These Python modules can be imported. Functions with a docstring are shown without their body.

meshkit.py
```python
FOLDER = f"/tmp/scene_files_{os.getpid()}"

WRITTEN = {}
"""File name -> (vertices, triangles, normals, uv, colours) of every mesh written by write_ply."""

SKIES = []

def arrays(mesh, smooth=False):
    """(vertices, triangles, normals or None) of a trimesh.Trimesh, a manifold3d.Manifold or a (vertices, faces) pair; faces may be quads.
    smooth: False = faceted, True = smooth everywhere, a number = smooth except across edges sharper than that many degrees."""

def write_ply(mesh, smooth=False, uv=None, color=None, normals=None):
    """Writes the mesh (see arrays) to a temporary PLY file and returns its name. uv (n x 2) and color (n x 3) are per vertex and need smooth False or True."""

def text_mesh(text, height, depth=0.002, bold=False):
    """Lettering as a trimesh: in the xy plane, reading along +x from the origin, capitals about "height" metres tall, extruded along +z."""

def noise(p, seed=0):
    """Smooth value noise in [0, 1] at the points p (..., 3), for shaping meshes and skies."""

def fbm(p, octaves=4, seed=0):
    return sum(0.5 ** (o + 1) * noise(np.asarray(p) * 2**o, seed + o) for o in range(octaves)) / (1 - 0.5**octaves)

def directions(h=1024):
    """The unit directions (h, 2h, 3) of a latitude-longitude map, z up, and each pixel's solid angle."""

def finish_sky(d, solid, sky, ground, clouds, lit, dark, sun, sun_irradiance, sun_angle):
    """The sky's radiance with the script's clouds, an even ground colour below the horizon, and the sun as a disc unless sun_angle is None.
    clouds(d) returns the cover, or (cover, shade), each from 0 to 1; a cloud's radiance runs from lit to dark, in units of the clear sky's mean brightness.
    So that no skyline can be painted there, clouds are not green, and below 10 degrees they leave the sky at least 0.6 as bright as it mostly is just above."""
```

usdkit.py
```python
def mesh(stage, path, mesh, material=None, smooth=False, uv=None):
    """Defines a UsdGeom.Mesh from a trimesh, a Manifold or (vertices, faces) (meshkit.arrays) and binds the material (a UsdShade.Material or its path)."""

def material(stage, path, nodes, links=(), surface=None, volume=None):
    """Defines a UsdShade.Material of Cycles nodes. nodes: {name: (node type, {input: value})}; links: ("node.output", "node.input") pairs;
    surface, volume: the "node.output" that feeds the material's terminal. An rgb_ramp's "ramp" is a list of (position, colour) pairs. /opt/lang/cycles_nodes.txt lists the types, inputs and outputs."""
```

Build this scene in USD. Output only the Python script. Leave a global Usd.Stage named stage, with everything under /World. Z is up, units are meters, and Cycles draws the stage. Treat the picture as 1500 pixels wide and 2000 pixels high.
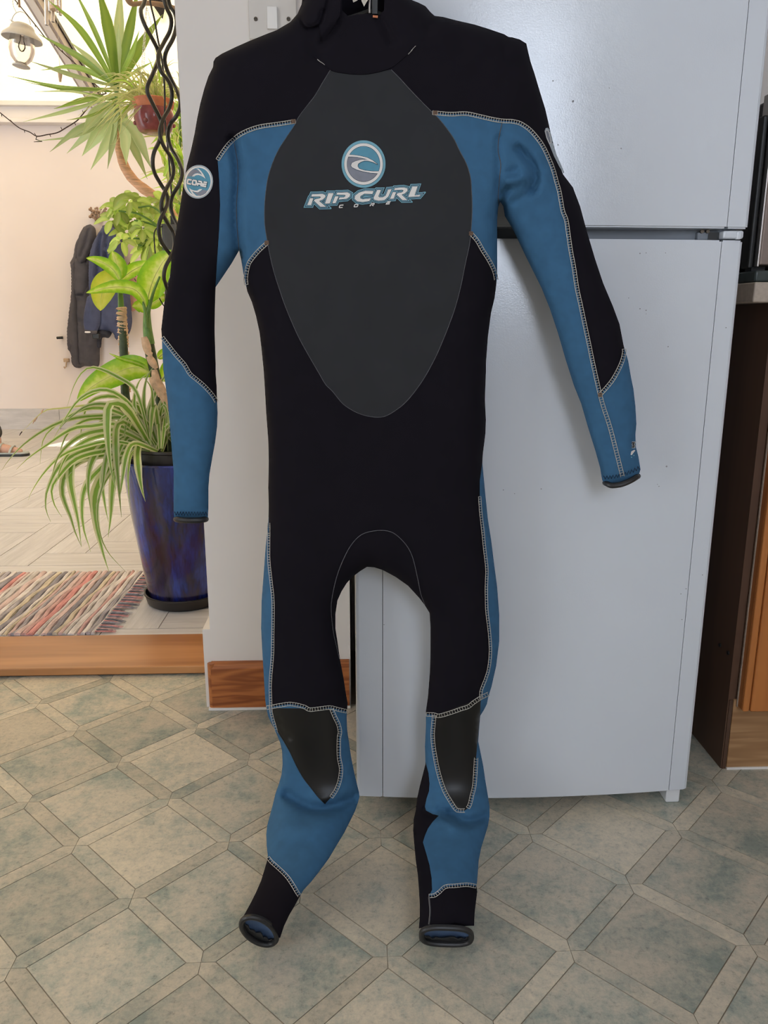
import math, random
import numpy as np
import trimesh
import manifold3d as m3
from scipy import ndimage, sparse
from scipy.sparse.linalg import spsolve
from scipy.spatial import Delaunay
from shapely.geometry import Polygon, LineString, Point, MultiPolygon
from shapely.ops import unary_union
from shapely import affinity, contains_xy
import usdkit, meshkit
from pxr import Gf, Sdf, Usd, UsdGeom, UsdLux, UsdShade, Vt

random.seed(7)
RNG = np.random.default_rng(7)
stage = Usd.Stage.CreateInMemory()
UsdGeom.SetStageUpAxis(stage, 'Z')
UsdGeom.Xform.Define(stage, '/World')
stage.SetDefaultPrim(stage.GetPrimAtPath('/World'))
UsdGeom.Scope.Define(stage, '/World/Looks')

# ------------------------------------------------------------------ camera
EYE = np.array([0.0, 0.0, 0.87])
FPX, PITCH, YAW = 1530.0, math.radians(13.7), math.radians(2.0)
CR = np.array([math.cos(YAW), -math.sin(YAW), 0])
CF = np.array([math.sin(YAW) * math.cos(PITCH), math.cos(YAW) * math.cos(PITCH), -math.sin(PITCH)])
CU = np.cross(CR, CF)
cam = UsdGeom.Camera.Define(stage, '/World/camera')
cam.CreateHorizontalApertureAttr(36.0)
cam.CreateVerticalApertureAttr(48.0)
cam.CreateFocalLengthAttr(36.0 * FPX / 1500)
cam.CreateClippingRangeAttr(Gf.Vec2f(0.02, 200))
cam.CreateExposureAttr(0.0)
mtx = Gf.Matrix4d(*CR, 0, *CU, 0, *(-CF), 0, *EYE, 1)
cam.AddTransformOp().Set(mtx)

# ------------------------------------------------------------------ light
SUN_DIR = np.array([-0.25, 0.30, -0.90]); SUN_DIR /= np.linalg.norm(SUN_DIR)   # direction the sunlight travels
dome = UsdLux.DomeLight.Define(stage, '/World/sky')
dome.CreateIntensityAttr(1.1)
dome.CreateColorAttr(Gf.Vec3f(0.86, 0.93, 1.0))
sun = UsdLux.DistantLight.Define(stage, '/World/sun')
sun.CreateIntensityAttr(1.65)
sun.CreateAngleAttr(0.6)
sun.CreateNormalizeAttr(True)
sun.CreateColorAttr(Gf.Vec3f(1.0, 0.96, 0.90))


def aim(prim, direction, pos=(0, 0, 0)):
    """Turns a light so that its -Z looks along DIRECTION."""
    z = -np.asarray(direction, float); z /= np.linalg.norm(z)
    x = np.cross([0, 0, 1.0], z)
    x = np.array([1.0, 0, 0]) if np.linalg.norm(x) < 1e-6 else x / np.linalg.norm(x)
    y = np.cross(z, x)
    UsdGeom.Xformable(prim).AddTransformOp().Set(Gf.Matrix4d(*x, 0, *y, 0, *z, 0, *map(float, pos), 1))


aim(sun, SUN_DIR)
# daylight from the unseen kitchen window behind the camera, placed for the fridge glow
WX0, WX1, WZ0, WZ1, WY = 0.26, 1.10, 1.0, 2.30, -1.55
win = UsdLux.RectLight.Define(stage, '/World/window_daylight')
win.CreateWidthAttr(WX1 - WX0 - 0.1)
win.CreateHeightAttr(WZ1 - WZ0 - 0.1)
win.CreateIntensityAttr(5.8)
win.CreateColorAttr(Gf.Vec3f(0.80, 0.91, 1.12))
aim(win, (0, 1, 0), ((WX0 + WX1) / 2, WY - 0.16, (WZ0 + WZ1) / 2))
# daylight from an unseen left door, placed to light the wall pier and floor
GY0_, GY1_, GZ1 = -1.30, 0.20, 1.95
gd = UsdLux.RectLight.Define(stage, '/World/garden_door_daylight')
gd.CreateWidthAttr(GY1_ - GY0_ - 0.1)
gd.CreateHeightAttr(GZ1 - 0.1)
gd.CreateIntensityAttr(1.6)
gd.CreateColorAttr(Gf.Vec3f(0.98, 0.95, 0.92))
aim(gd, (1, 0, 0), (-2.55, (GY0_ + GY1_) / 2, GZ1 / 2))


# ------------------------------------------------------------------ pixel helpers (where a traced point stands in the room)
def ray(p):
    p = np.atleast_2d(np.asarray(p, float))
    return CF + (p[:, :1] - 750) / FPX * CR - (p[:, 1:2] - 1000) / FPX * CU


def on_y(p, Y):
    d = ray(p)
    return EYE + d * (np.asarray(Y, float) / d[:, 1])[:, None]


def on_z(p, z):
    d = ray(p)
    return EYE + d * ((z - EYE[2]) / d[:, 2])[:, None]


def at(x, y, Y):
    return on_y([(x, y)], Y)[0]


# ------------------------------------------------------------------ prims
USED = {}


def path_for(name, parent=None):
    base = '/World' if parent is None else str(parent.GetPath())
    k = USED.get((base, name), 0)
    USED[(base, name)] = k + 1
    return f'{base}/{name}' + (f'_{k:03d}' if k else '')


def meta(prim, label=None, cat=None, group=None, kind=None):
    p = prim.GetPrim() if hasattr(prim, 'GetPrim') else prim
    for k, v in (('label', label), ('category', cat), ('group', group), ('kind', kind)):
        if v:
            p.SetCustomDataByKey(k, v)
    return p


def obj(name, mesh, mat, parent=None, label=None, cat=None, group=None, kind=None, smooth=35, normals=None, uv=None):
    m = usdkit.mesh(stage, path_for(name, parent), mesh, mat, smooth=(True if (normals is not None or uv is not None) else smooth), uv=uv)
    if normals is not None:
        m.GetNormalsAttr().Set(Vt.Vec3fArray.FromNumpy(np.asarray(normals, np.float32)))
    return meta(m, label, cat, group, kind)


def thing(name, label=None, cat=None, loc=(0, 0, 0), group=None, kind=None):
    x = UsdGeom.Xform.Define(stage, path_for(name))
    if any(loc):
        x.AddTranslateOp().Set(Gf.Vec3d(*map(float, loc)))
    return meta(x, label, cat, group, kind)


def box(x0, x1, y0, y1, z0, z1, r=0.0):
    s = np.array([x1 - x0, y1 - y0, z1 - z0]); c = np.array([x0 + x1, y0 + y1, z0 + z1]) / 2
    if r <= 0:
        b = trimesh.creation.box(s); b.apply_translation(c); return b
    r = min(r, s.min() / 2 - 1e-5)
    ball = m3.Manifold.sphere(r, 12)
    return m3.Manifold.batch_hull([ball.translate(tuple(c + (s / 2 - r) * np.array(q))) for q in np.ndindex(2, 2, 2) for q in [tuple(2 * np.array(q) - 1)]])


def tm(m):
    v, f, _ = meshkit.arrays(m)
    return trimesh.Trimesh(v, f, process=False)


def cat(ms):
    return trimesh.util.concatenate([tm(m) for m in ms])


def smooth_line(pts, n):
    """A Catmull-Rom curve through PTS with N points."""
    p = np.asarray(pts, float)
    if len(p) == 2:
        return p[0] + (p[1] - p[0]) * np.linspace(0, 1, n)[:, None]
    q = np.vstack([2 * p[0] - p[1], p, 2 * p[-1] - p[-2]])
    d = np.r_[0, np.cumsum(np.linalg.norm(np.diff(p, axis=0), axis=1))]
    out = []
    for s in np.linspace(0, d[-1], n):
        i = min(np.searchsorted(d, s, 'right') - 1, len(p) - 2)
        t = (s - d[i]) / max(d[i + 1] - d[i], 1e-9)
        a, b, c, e = q[i], q[i + 1], q[i + 2], q[i + 3]
        out.append(0.5 * ((2 * b) + (c - a) * t + (2 * a - 5 * b + 4 * c - e) * t * t + (3 * b - a - 3 * c + e) * t ** 3))
    return np.array(out)


def tube(points, radii, sides=8, closed=False, cap=True):
    p = np.asarray(points, float); n = len(p)
    r = np.broadcast_to(np.asarray(radii, float), (n,))
    if closed:
        t = np.roll(p, -1, 0) - np.roll(p, 1, 0)
    else:
        t = np.gradient(p, axis=0)
    t /= np.linalg.norm(t, axis=1, keepdims=True) + 1e-12
    u = np.cross(t[0], [0, 0, 1.0] if abs(t[0][2]) < 0.9 else [1.0, 0, 0]); u /= np.linalg.norm(u)
    us = []
    for k in range(n):
        u = u - t[k] * (u @ t[k]); u /= np.linalg.norm(u) + 1e-12
        us.append(u)
    us = np.array(us); ws = np.cross(t, us)
    a = np.arange(sides) * 2 * np.pi / sides
    v = (p[:, None] + r[:, None, None] * (np.cos(a)[None, :, None] * us[:, None] + np.sin(a)[None, :, None] * ws[:, None])).reshape(-1, 3)
    rows = n if closed else n - 1
    f = []
    for i in range(rows):
        i2 = (i + 1) % n
        for j in range(sides):
            j2 = (j + 1) % sides
            f += [(i * sides + j, i * sides + j2, i2 * sides + j2), (i * sides + j, i2 * sides + j2, i2 * sides + j)]
    if cap and not closed:
        v = np.vstack([v, p[:1], p[-1:]])
        a0, a1 = len(v) - 2, len(v) - 1
        for j in range(sides):
            j2 = (j + 1) % sides
            f += [(a0, j2, j), (a1, (n - 1) * sides + j, (n - 1) * sides + j2)]
    return trimesh.Trimesh(v, np.array(f), process=False)


def lathe(profile, loc, n=40, squash=1.0):
    m = trimesh.creation.revolve(np.asarray(profile, float), sections=n)
    m.apply_scale([1, squash, 1])
    m.apply_translation(loc)
    return m


def ribbon(center, widths, facing=(0, -1, 0.6), fold=0.25, roll=0.0):
    """A leaf blade along CENTER; returns (vertices, faces), uv."""
    c = np.asarray(center, float); n = len(c)
    t = np.gradient(c, axis=0); t /= np.linalg.norm(t, axis=1, keepdims=True) + 1e-12
    fc = np.asarray(facing, float); fc = fc / np.linalg.norm(fc)
    side = np.cross(t, fc); side /= np.linalg.norm(side, axis=1, keepdims=True) + 1e-9
    for k in range(1, n):
        if side[k] @ side[k - 1] < 0:
            side[k] *= -1
    nor = np.cross(side, t)
    if roll:
        side, nor = side * math.cos(roll) + nor * math.sin(roll), nor * math.cos(roll) - side * math.sin(roll)
    w = np.asarray(widths, float)[:, None] / 2
    cols = [-1, -0.5, 0, 0.5, 1]
    v = np.stack([c + side * w * k + nor * w * fold * (abs(k) - 0.5) for k in cols], 1).reshape(-1, 3)
    uv = np.array([((k + 1) / 2, i / (n - 1)) for i in range(n) for k in cols])
    f = []
    for i in range(n - 1):
        for j in range(4):
            a = i * 5 + j
            f += [(a, a + 1, a + 6), (a, a + 6, a + 5)]
    return (v, np.array(f)), uv


# ------------------------------------------------------------------ materials
def lin(c):
    return tuple((x / 255 / 12.92 if x / 255 <= 0.04045 else ((x / 255 + 0.055) / 1.055) ** 2.4) for x in c)


def mat(name, nodes, links, surface='p.BSDF'):
    return usdkit.material(stage, '/World/Looks/' + name, nodes, links, surface=surface)


def pm(name, col, rough=0.5, var=0.06, scale=12.0, bump=0.0, bscale=200.0, stretch=(1, 1, 1), bdist=0.001, extra=None):
    """Principled paint with a faint noise in tone and, where asked for, a fine relief."""
    c = np.asarray(col, float)
    nodes = {'g': ('texture_coordinate', {}), 'm': ('mapping', {'scale': stretch}),
             'n': ('noise_texture', {'scale': scale, 'detail': 4.0}),
             'r': ('rgb_ramp', {'ramp': [(0.25, tuple(c * (1 - var))), (0.75, tuple(np.minimum(c * (1 + var), 1)))]}),
             'p': ('principled_bsdf', {'roughness': rough, **(extra or {})})}
    links = [('g.object', 'm.vector'), ('m.vector', 'n.vector'), ('n.fac', 'r.fac'), ('r.color', 'p.base_color')]
    if bump:
        nodes['bn'] = ('noise_texture', {'scale': bscale, 'detail': 2.0})
        nodes['b'] = ('bump', {'strength': bump, 'distance': bdist})
        links += [('m.vector', 'bn.vector'), ('bn.fac', 'b.height'), ('b.normal', 'p.normal')]
    return mat(name, nodes, links)


def wood(name, dark, light, rough, axis, scale=9.0, dist=5.0, fine=60.0, gloss=0.5):
    """Grain running along AXIS (0, 1 or 2)."""
    st = [1.0, 1.0, 1.0]; st[axis] = 0.07
    return mat(name, {'g': ('texture_coordinate', {}), 'm': ('mapping', {'scale': tuple(st)}),
                      'o': ('object_info', {}), 'ad': ('vector_math', {'math_type': 'add'}),
                      'n': ('noise_texture', {'scale': scale, 'detail': 3.0, 'distortion': 0.6}),
                      'k': ('math', {'math_type': 'multiply', 'value2': dist}), 's': ('math', {'math_type': 'sine'}),
                      'k2': ('math', {'math_type': 'multiply', 'value2': 6.0}),
                      'f': ('noise_texture', {'scale': fine, 'detail': 3.0}),
                      'x': ('mix_float', {'fac': 0.45}),
                      'h': ('math', {'math_type': 'multiply_add', 'value2': 0.5, 'value3': 0.5}),
                      'r': ('rgb_ramp', {'ramp': [(0.1, dark), (0.85, light)]}),
                      'p': ('principled_bsdf', {'roughness': rough, 'specular_ior_level': gloss})},
               [('g.object', 'm.vector'), ('m.vector', 'ad.vector1'), ('o.random', 'ad.vector2'), ('ad.vector', 'n.vector'), ('ad.vector', 'f.vector'),
                ('n.fac', 'k.value1'), ('k.value', 'k2.value1'), ('k2.value', 's.value1'), ('s.value', 'h.value1'), ('h.value', 'x.a'), ('f.fac', 'x.b'),
                ('x.result', 'r.fac'), ('r.color', 'p.base_color')])


def leaf_mat(name, stops, rough=0.4, trans=0.35, vein=0.0, tone=0.25):
    """Leaf colour across the blade (u), a vein pattern, a tone of its own for each leaf, and light shining through."""
    nodes = {'u': ('uvmap', {'attribute': 'st'}), 'x': ('separate_xyz', {}), 'g': ('texture_coordinate', {}),
             'a': ('math', {'math_type': 'subtract', 'value2': 0.5}), 'b': ('math', {'math_type': 'absolute'}), 'c': ('math', {'math_type': 'multiply', 'value2': 2.0}),
             'nz': ('noise_texture', {'scale': 60.0, 'detail': 3.0}), 'nm': ('math', {'math_type': 'multiply_add', 'value2': vein, 'value3': -vein / 2}),
             'ad': ('math', {'math_type': 'add'}),
             'r': ('rgb_ramp', {'ramp': stops}), 'o': ('object_info', {}),
             'v': ('math', {'math_type': 'multiply_add', 'value2': tone, 'value3': 1 - tone / 2}),
             'h': ('hsv', {'hue': 0.5, 'saturation': 1.0}),
             'p': ('principled_bsdf', {'roughness': rough}), 't': ('translucent_bsdf', {}), 'mx': ('mix_closure', {'fac': trans})}
    links = [('u.UV', 'x.vector'), ('x.x', 'a.value1'), ('a.value', 'b.value1'), ('b.value', 'c.value1'), ('g.object', 'nz.vector'), ('nz.fac', 'nm.value1'),
             ('c.value', 'ad.value1'), ('nm.value', 'ad.value2'), ('ad.value', 'r.fac'), ('o.random', 'v.value1'), ('v.value', 'h.value'), ('r.color', 'h.color'),
             ('h.color', 'p.base_color'), ('h.color', 't.color'), ('p.BSDF', 'mx.closure1'), ('t.BSDF', 'mx.closure2')]
    return mat(name, nodes, links, 'mx.closure')


M = {}
M['neo_black'] = pm('neoprene_black', (0.0072, 0.0058, 0.0092), 0.9, 0.1, 40, 0.25, 1800, bdist=0.0004, extra={'specular_ior_level': 0.12})
M['neo_blue'] = pm('neoprene_blue', (0.040, 0.118, 0.222), 0.85, 0.1, 60, 0.3, 1800, bdist=0.0004, extra={'specular_ior_level': 0.2})
M['neo_lining'] = pm('neoprene_lining', (0.060, 0.105, 0.20), 0.85, 0.12, 60)
M['rubber_grey'] = pm('rubber_panel', (0.0195, 0.0205, 0.0235), 0.7, 0.08, 30, 0.3, 900, bdist=0.0004, extra={'specular_ior_level': 0.22})
M['rubber_gloss'] = pm('rubber_gloss', (0.0075, 0.0070, 0.0068), 0.38, 0.1, 30, extra={'specular_ior_level': 0.35})
M['rubber_rim'] = pm('rubber_rim', (0.014, 0.014, 0.015), 0.45, 0.1, 60)
M['tack'] = pm('tack_brown', (0.16, 0.10, 0.07), 0.8, 0.2, 300)
M['thread'] = pm('thread_pale', (0.43, 0.41, 0.37), 0.8, 0.2, 300)
M['thread_dim'] = pm('thread_dim', (0.09, 0.09, 0.10), 0.8, 0.2, 300)
M['thread_dark'] = pm('thread_dark', (0.008, 0.014, 0.04), 0.8, 0.2, 300)
M['ink_white'] = pm('ink_white', (0.66, 0.63, 0.60), 0.5, 0.05, 60)
M['ink_teal'] = pm('ink_teal', (0.055, 0.23, 0.33), 0.5, 0.08, 90)
M['ink_teal_light'] = pm('ink_teal_light', (0.13, 0.33, 0.42), 0.5, 0.08, 90)
M['ink_grey'] = pm('ink_grey', (0.17, 0.18, 0.22), 0.5, 0.08, 90)
M['ink_silver'] = pm('ink_silver', (0.30, 0.34, 0.37), 0.4, 0.08, 90)
M['ink_dark'] = pm('ink_dark', (0.012, 0.03, 0.055), 0.5, 0.08, 90)
M['fridge'] = pm('fridge_enamel', (0.60, 0.635, 0.69), 0.2, 0.015, 6, 0.22, 420, bdist=0.0004, extra={'specular_ior_level': 1.0})
M['fridge_trim'] = pm('fridge_trim', (0.66, 0.67, 0.69), 0.4, 0.02, 6)
M['fridge_gasket'] = pm('fridge_gasket', (0.33, 0.31, 0.28), 0.6, 0.05, 20)
M['fridge_recess'] = pm('fridge_recess', (0.16, 0.18, 0.21), 0.45, 0.04, 20)
M['speck'] = pm('dirt_speck', (0.30, 0.30, 0.32), 0.8, 0.2, 60)
M['black'] = pm('black_plastic', (0.012, 0.012, 0.012), 0.45, 0.1, 40)
M['dark_grey'] = pm('dark_grey_plastic', (0.10, 0.10, 0.105), 0.55, 0.15, 40)
M['wall'] = pm('wall_paint', (0.74, 0.69, 0.65), 0.85, 0.025, 5, 0.15, 90, bdist=0.0008)
M['wall_sun'] = pm('conservatory_wall_paint', (0.81, 0.735, 0.71), 0.85, 0.02, 3, 0.15, 60, bdist=0.001)
M['ceiling'] = pm('ceiling_paint', (0.8, 0.79, 0.77), 0.9, 0.02, 5)
M['white'] = pm('white_gloss', (0.78, 0.75, 0.72), 0.4, 0.02, 10)
M['plate'] = pm('switch_plate', (0.62, 0.58, 0.54), 0.35, 0.02, 30)
M['screw'] = pm('screw_metal', (0.12, 0.10, 0.08), 0.4, 0.2, 90, extra={'metallic': 1.0})
M['steel'] = pm('brushed_steel', (0.24, 0.19, 0.165), 0.5, 0.05, 40, stretch=(1, 1, 0.05), extra={'metallic': 0.85})
M['chrome'] = pm('chrome', (0.55, 0.52, 0.50), 0.35, 0.03, 20, extra={'metallic': 1.0})
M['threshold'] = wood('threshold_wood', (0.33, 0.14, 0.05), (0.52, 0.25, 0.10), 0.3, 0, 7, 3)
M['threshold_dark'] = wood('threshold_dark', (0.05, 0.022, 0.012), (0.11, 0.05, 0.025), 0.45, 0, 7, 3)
M['pine'] = wood('pine_baseboard', (0.21, 0.055, 0.014), (0.46, 0.155, 0.045), 0.32, 0, 26, 5)
M['pine_door'] = wood('pine_door', (0.30, 0.09, 0.02), (0.50, 0.18, 0.045), 0.35, 2, 12, 3)
M['oak'] = wood('oak_plinth', (0.27, 0.135, 0.055), (0.46, 0.27, 0.13), 0.5, 0, 22, 4)
M['cab_dark'] = wood('cabinet_side', (0.075, 0.037, 0.021), (0.115, 0.058, 0.034), 0.5, 2, 10, 2)
M['worktop'] = pm('worktop', (0.46, 0.38, 0.31), 0.45, 0.12, 120)
M['green_glass'] = pm('green_board', (0.045, 0.06, 0.058), 0.25, 0.3, 30)
M['terracotta'] = pm('terracotta', (0.55, 0.19, 0.09), 0.7, 0.2, 40)
M['glaze_red'] = pm('glaze_red', (0.23, 0.055, 0.055), 0.15, 0.35, 30)
M['soil'] = pm('soil', (0.035, 0.022, 0.015), 0.95, 0.4, 90, 0.8, 90, bdist=0.006)
M['bark'] = pm('yucca_bark', (0.72, 0.41, 0.25), 0.9, 0.3, 60, 0.9, 120, stretch=(0.4, 0.4, 3), bdist=0.004)
M['papery'] = pm('papery_sheath', (0.68, 0.46, 0.29), 0.8, 0.3, 60)
M['stem_dark'] = pm('stem_green_dark', (0.05, 0.075, 0.03), 0.5, 0.4, 60)
M['stem_green'] = pm('stem_green', (0.13, 0.26, 0.05), 0.45, 0.2, 60)
M['midrib'] = pm('leaf_midrib', (0.55, 0.66, 0.16), 0.4, 0.1, 30)
M['rod'] = pm('coated_rod', (0.022, 0.022, 0.019), 0.3, 0.2, 30)
M['cable'] = pm('cable', (0.008, 0.008, 0.008), 0.5, 0.1, 30)
M['twig'] = pm('twig', (0.075, 0.050, 0.040), 0.8, 0.3, 60)
M['branch'] = pm('branch', (0.30, 0.19, 0.11), 0.85, 0.35, 30, 0.6, 60, bdist=0.002)
M['lantern_metal'] = pm('lantern_metal', (0.42, 0.40, 0.38), 0.45, 0.08, 20)
M['chime'] = pm('chime_tube', (0.70, 0.69, 0.70), 0.22, 0.03, 20, extra={'metallic': 0.9})
M['peg'] = pm('peg_wood', (0.50, 0.36, 0.24), 0.7, 0.15, 60)
M['string'] = pm('string', (0.62, 0.57, 0.48), 0.8, 0.1, 60)
M['beam'] = pm('beam_white', (0.80, 0.76, 0.74), 0.6, 0.02, 5)
M['rafter'] = pm('rafter_grey', (0.40, 0.355, 0.34), 0.5, 0.03, 8)
M['coat_grey'] = pm('coat_grey', (0.068, 0.063, 0.074), 0.75, 0.15, 20)
M['coat_navy'] = pm('coat_navy', (0.050, 0.062, 0.125), 0.75, 0.2, 20)
M['coat_black'] = pm('coat_black', (0.022, 0.023, 0.034), 0.8, 0.2, 20)
M['skin'] = pm('skin', (0.52, 0.30, 0.22), 0.55, 0.06, 30)
M['trouser'] = pm('trouser', (0.040, 0.036, 0.034), 0.85, 0.15, 40)
M['shirt'] = pm('shirt_grey', (0.20, 0.22, 0.25), 0.85, 0.1, 40)
M['hair'] = pm('hair_brown', (0.05, 0.03, 0.02), 0.7, 0.3, 90)
M['sandal'] = pm('sandal_strap', (0.42, 0.45, 0.43), 0.6, 0.15, 60)
M['dried'] = pm('dried_flower', (0.33, 0.22, 0.15), 0.9, 0.4, 90)
M['grout'] = pm('grout', (0.34, 0.31, 0.29), 0.9, 0.1, 40)
M['vinyl_base'] = pm('vinyl_joint', (0.30, 0.25, 0.19), 0.5, 0.1, 40)
M['pot_plastic'] = pm('pot_plastic', (0.018, 0.015, 0.014), 0.4, 0.15, 30)

# the roof sheets let daylight through, diffused
M['roof_sheet'] = mat('roof_sheet', {'d': ('diffuse_bsdf', {'color': (0.80, 0.74, 0.64)}), 't': ('translucent_bsdf', {'color': (0.97, 0.85, 0.65)}), 'm': ('mix_closure', {'fac': 0.62})},
                      [('d.BSDF', 'm.closure1'), ('t.BSDF', 'm.closure2')], 'm.closure')
M['glass'] = mat('clear_glass', {'f': ('fresnel', {'IOR': 1.45}), 't': ('transparent_bsdf', {'color': (0.97, 0.95, 0.93)}), 'g': ('glossy_bsdf', {'roughness': 0.03}), 'm': ('mix_closure', {})},
                 [('f.fac', 'm.fac'), ('t.BSDF', 'm.closure1'), ('g.BSDF', 'm.closure2')], 'm.closure')


# marbled sheet vinyl, each piece with a patch of its own
def vinyl(name, base, tint, spot):
    return mat(name, {'g': ('geometry', {}), 'o': ('object_info', {}), 'sc': ('vector_math', {'math_type': 'scale', 'scale': 37.0}),
                      'cx': ('combine_xyz', {}), 'ad': ('vector_math', {'math_type': 'add'}),
                      'n1': ('noise_texture', {'scale': 9.0, 'detail': 10.0, 'roughness': 0.78, 'distortion': 0.0}),
                      'n2': ('noise_texture', {'scale': 95.0, 'detail': 6.0, 'roughness': 0.8, 'distortion': 0.3}),
                      'r1': ('rgb_ramp', {'ramp': [(0.39, spot), (0.49, tint), (0.58, base)]}),
                      'r2': ('rgb_ramp', {'ramp': [(0.32, (0.62, 0.64, 0.64)), (0.45, (0.95, 0.95, 0.94)), (0.62, (1.10, 1.08, 1.04))]}),
                      'mu': ('mix', {'mix_type': 'multiply', 'fac': 1.0}),
                      'v': ('math', {'math_type': 'multiply_add', 'value2': 0.26, 'value3': 0.86}), 'h': ('hsv', {'hue': 0.5, 'saturation': 1.0}),
                      'p': ('principled_bsdf', {'roughness': 0.42, 'specular_ior_level': 0.4})},
               [('g.position', 'ad.vector1'), ('o.random', 'cx.x'), ('o.random', 'cx.y'), ('cx.vector', 'sc.vector1'), ('sc.vector', 'ad.vector2'), ('ad.vector', 'n1.vector'), ('ad.vector', 'n2.vector'),
                ('n1.fac', 'r1.fac'), ('n2.fac', 'r2.fac'), ('r1.color', 'mu.color1'), ('r2.color', 'mu.color2'), ('o.random', 'v.value1'), ('v.value', 'h.value'), ('mu.color', 'h.color'), ('h.color', 'p.base_color')])


M['tile_a'] = vinyl('vinyl_tile_green', (0.54, 0.48, 0.385), (0.43, 0.415, 0.345), (0.265, 0.305, 0.27))
M['tile_b'] = vinyl('vinyl_tile_beige', (0.59, 0.52, 0.41), (0.53, 0.475, 0.38), (0.37, 0.375, 0.32))
M['strip_a'] = vinyl('vinyl_strip_beige', (0.59, 0.52, 0.41), (0.51, 0.46, 0.37), (0.36, 0.365, 0.31))
M['strip_b'] = vinyl('vinyl_strip_green', (0.52, 0.465, 0.37), (0.42, 0.40, 0.33), (0.27, 0.30, 0.265))

# grey wood-look floor planks, grain along x or y
for nm, st in (('plank_x', (1.5, 22, 10)), ('plank_y', (22, 1.5, 10))):
    M[nm] = mat('conservatory_' + nm, {'g': ('geometry', {}), 'o': ('object_info', {}), 'm': ('mapping', {'scale': st}), 'cx': ('combine_xyz', {}), 'sc': ('vector_math', {'math_type': 'scale', 'scale': 19.0}), 'ad': ('vector_math', {'math_type': 'add'}),
                                       'n': ('noise_texture', {'scale': 2.2, 'detail': 6.0, 'roughness': 0.7}), 'r': ('rgb_ramp', {'ramp': [(0.30, (0.46, 0.445, 0.445)), (0.50, (0.55, 0.53, 0.53)), (0.68, (0.63, 0.61, 0.61))]}),
                                       'v': ('math', {'math_type': 'multiply_add', 'value2': 0.10, 'value3': 0.96}), 'h': ('hsv', {'hue': 0.5, 'saturation': 0.9}),
                                       'p': ('principled_bsdf', {'roughness': 0.42})},
                [('g.position', 'm.vector'), ('m.vector', 'ad.vector1'), ('o.random', 'cx.x'), ('o.random', 'cx.y'), ('cx.vector', 'sc.vector1'), ('sc.vector', 'ad.vector2'), ('ad.vector', 'n.vector'), ('n.fac', 'r.fac'), ('o.random', 'v.value1'), ('v.value', 'h.value'), ('r.color', 'h.color'), ('h.color', 'p.base_color')])

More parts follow.
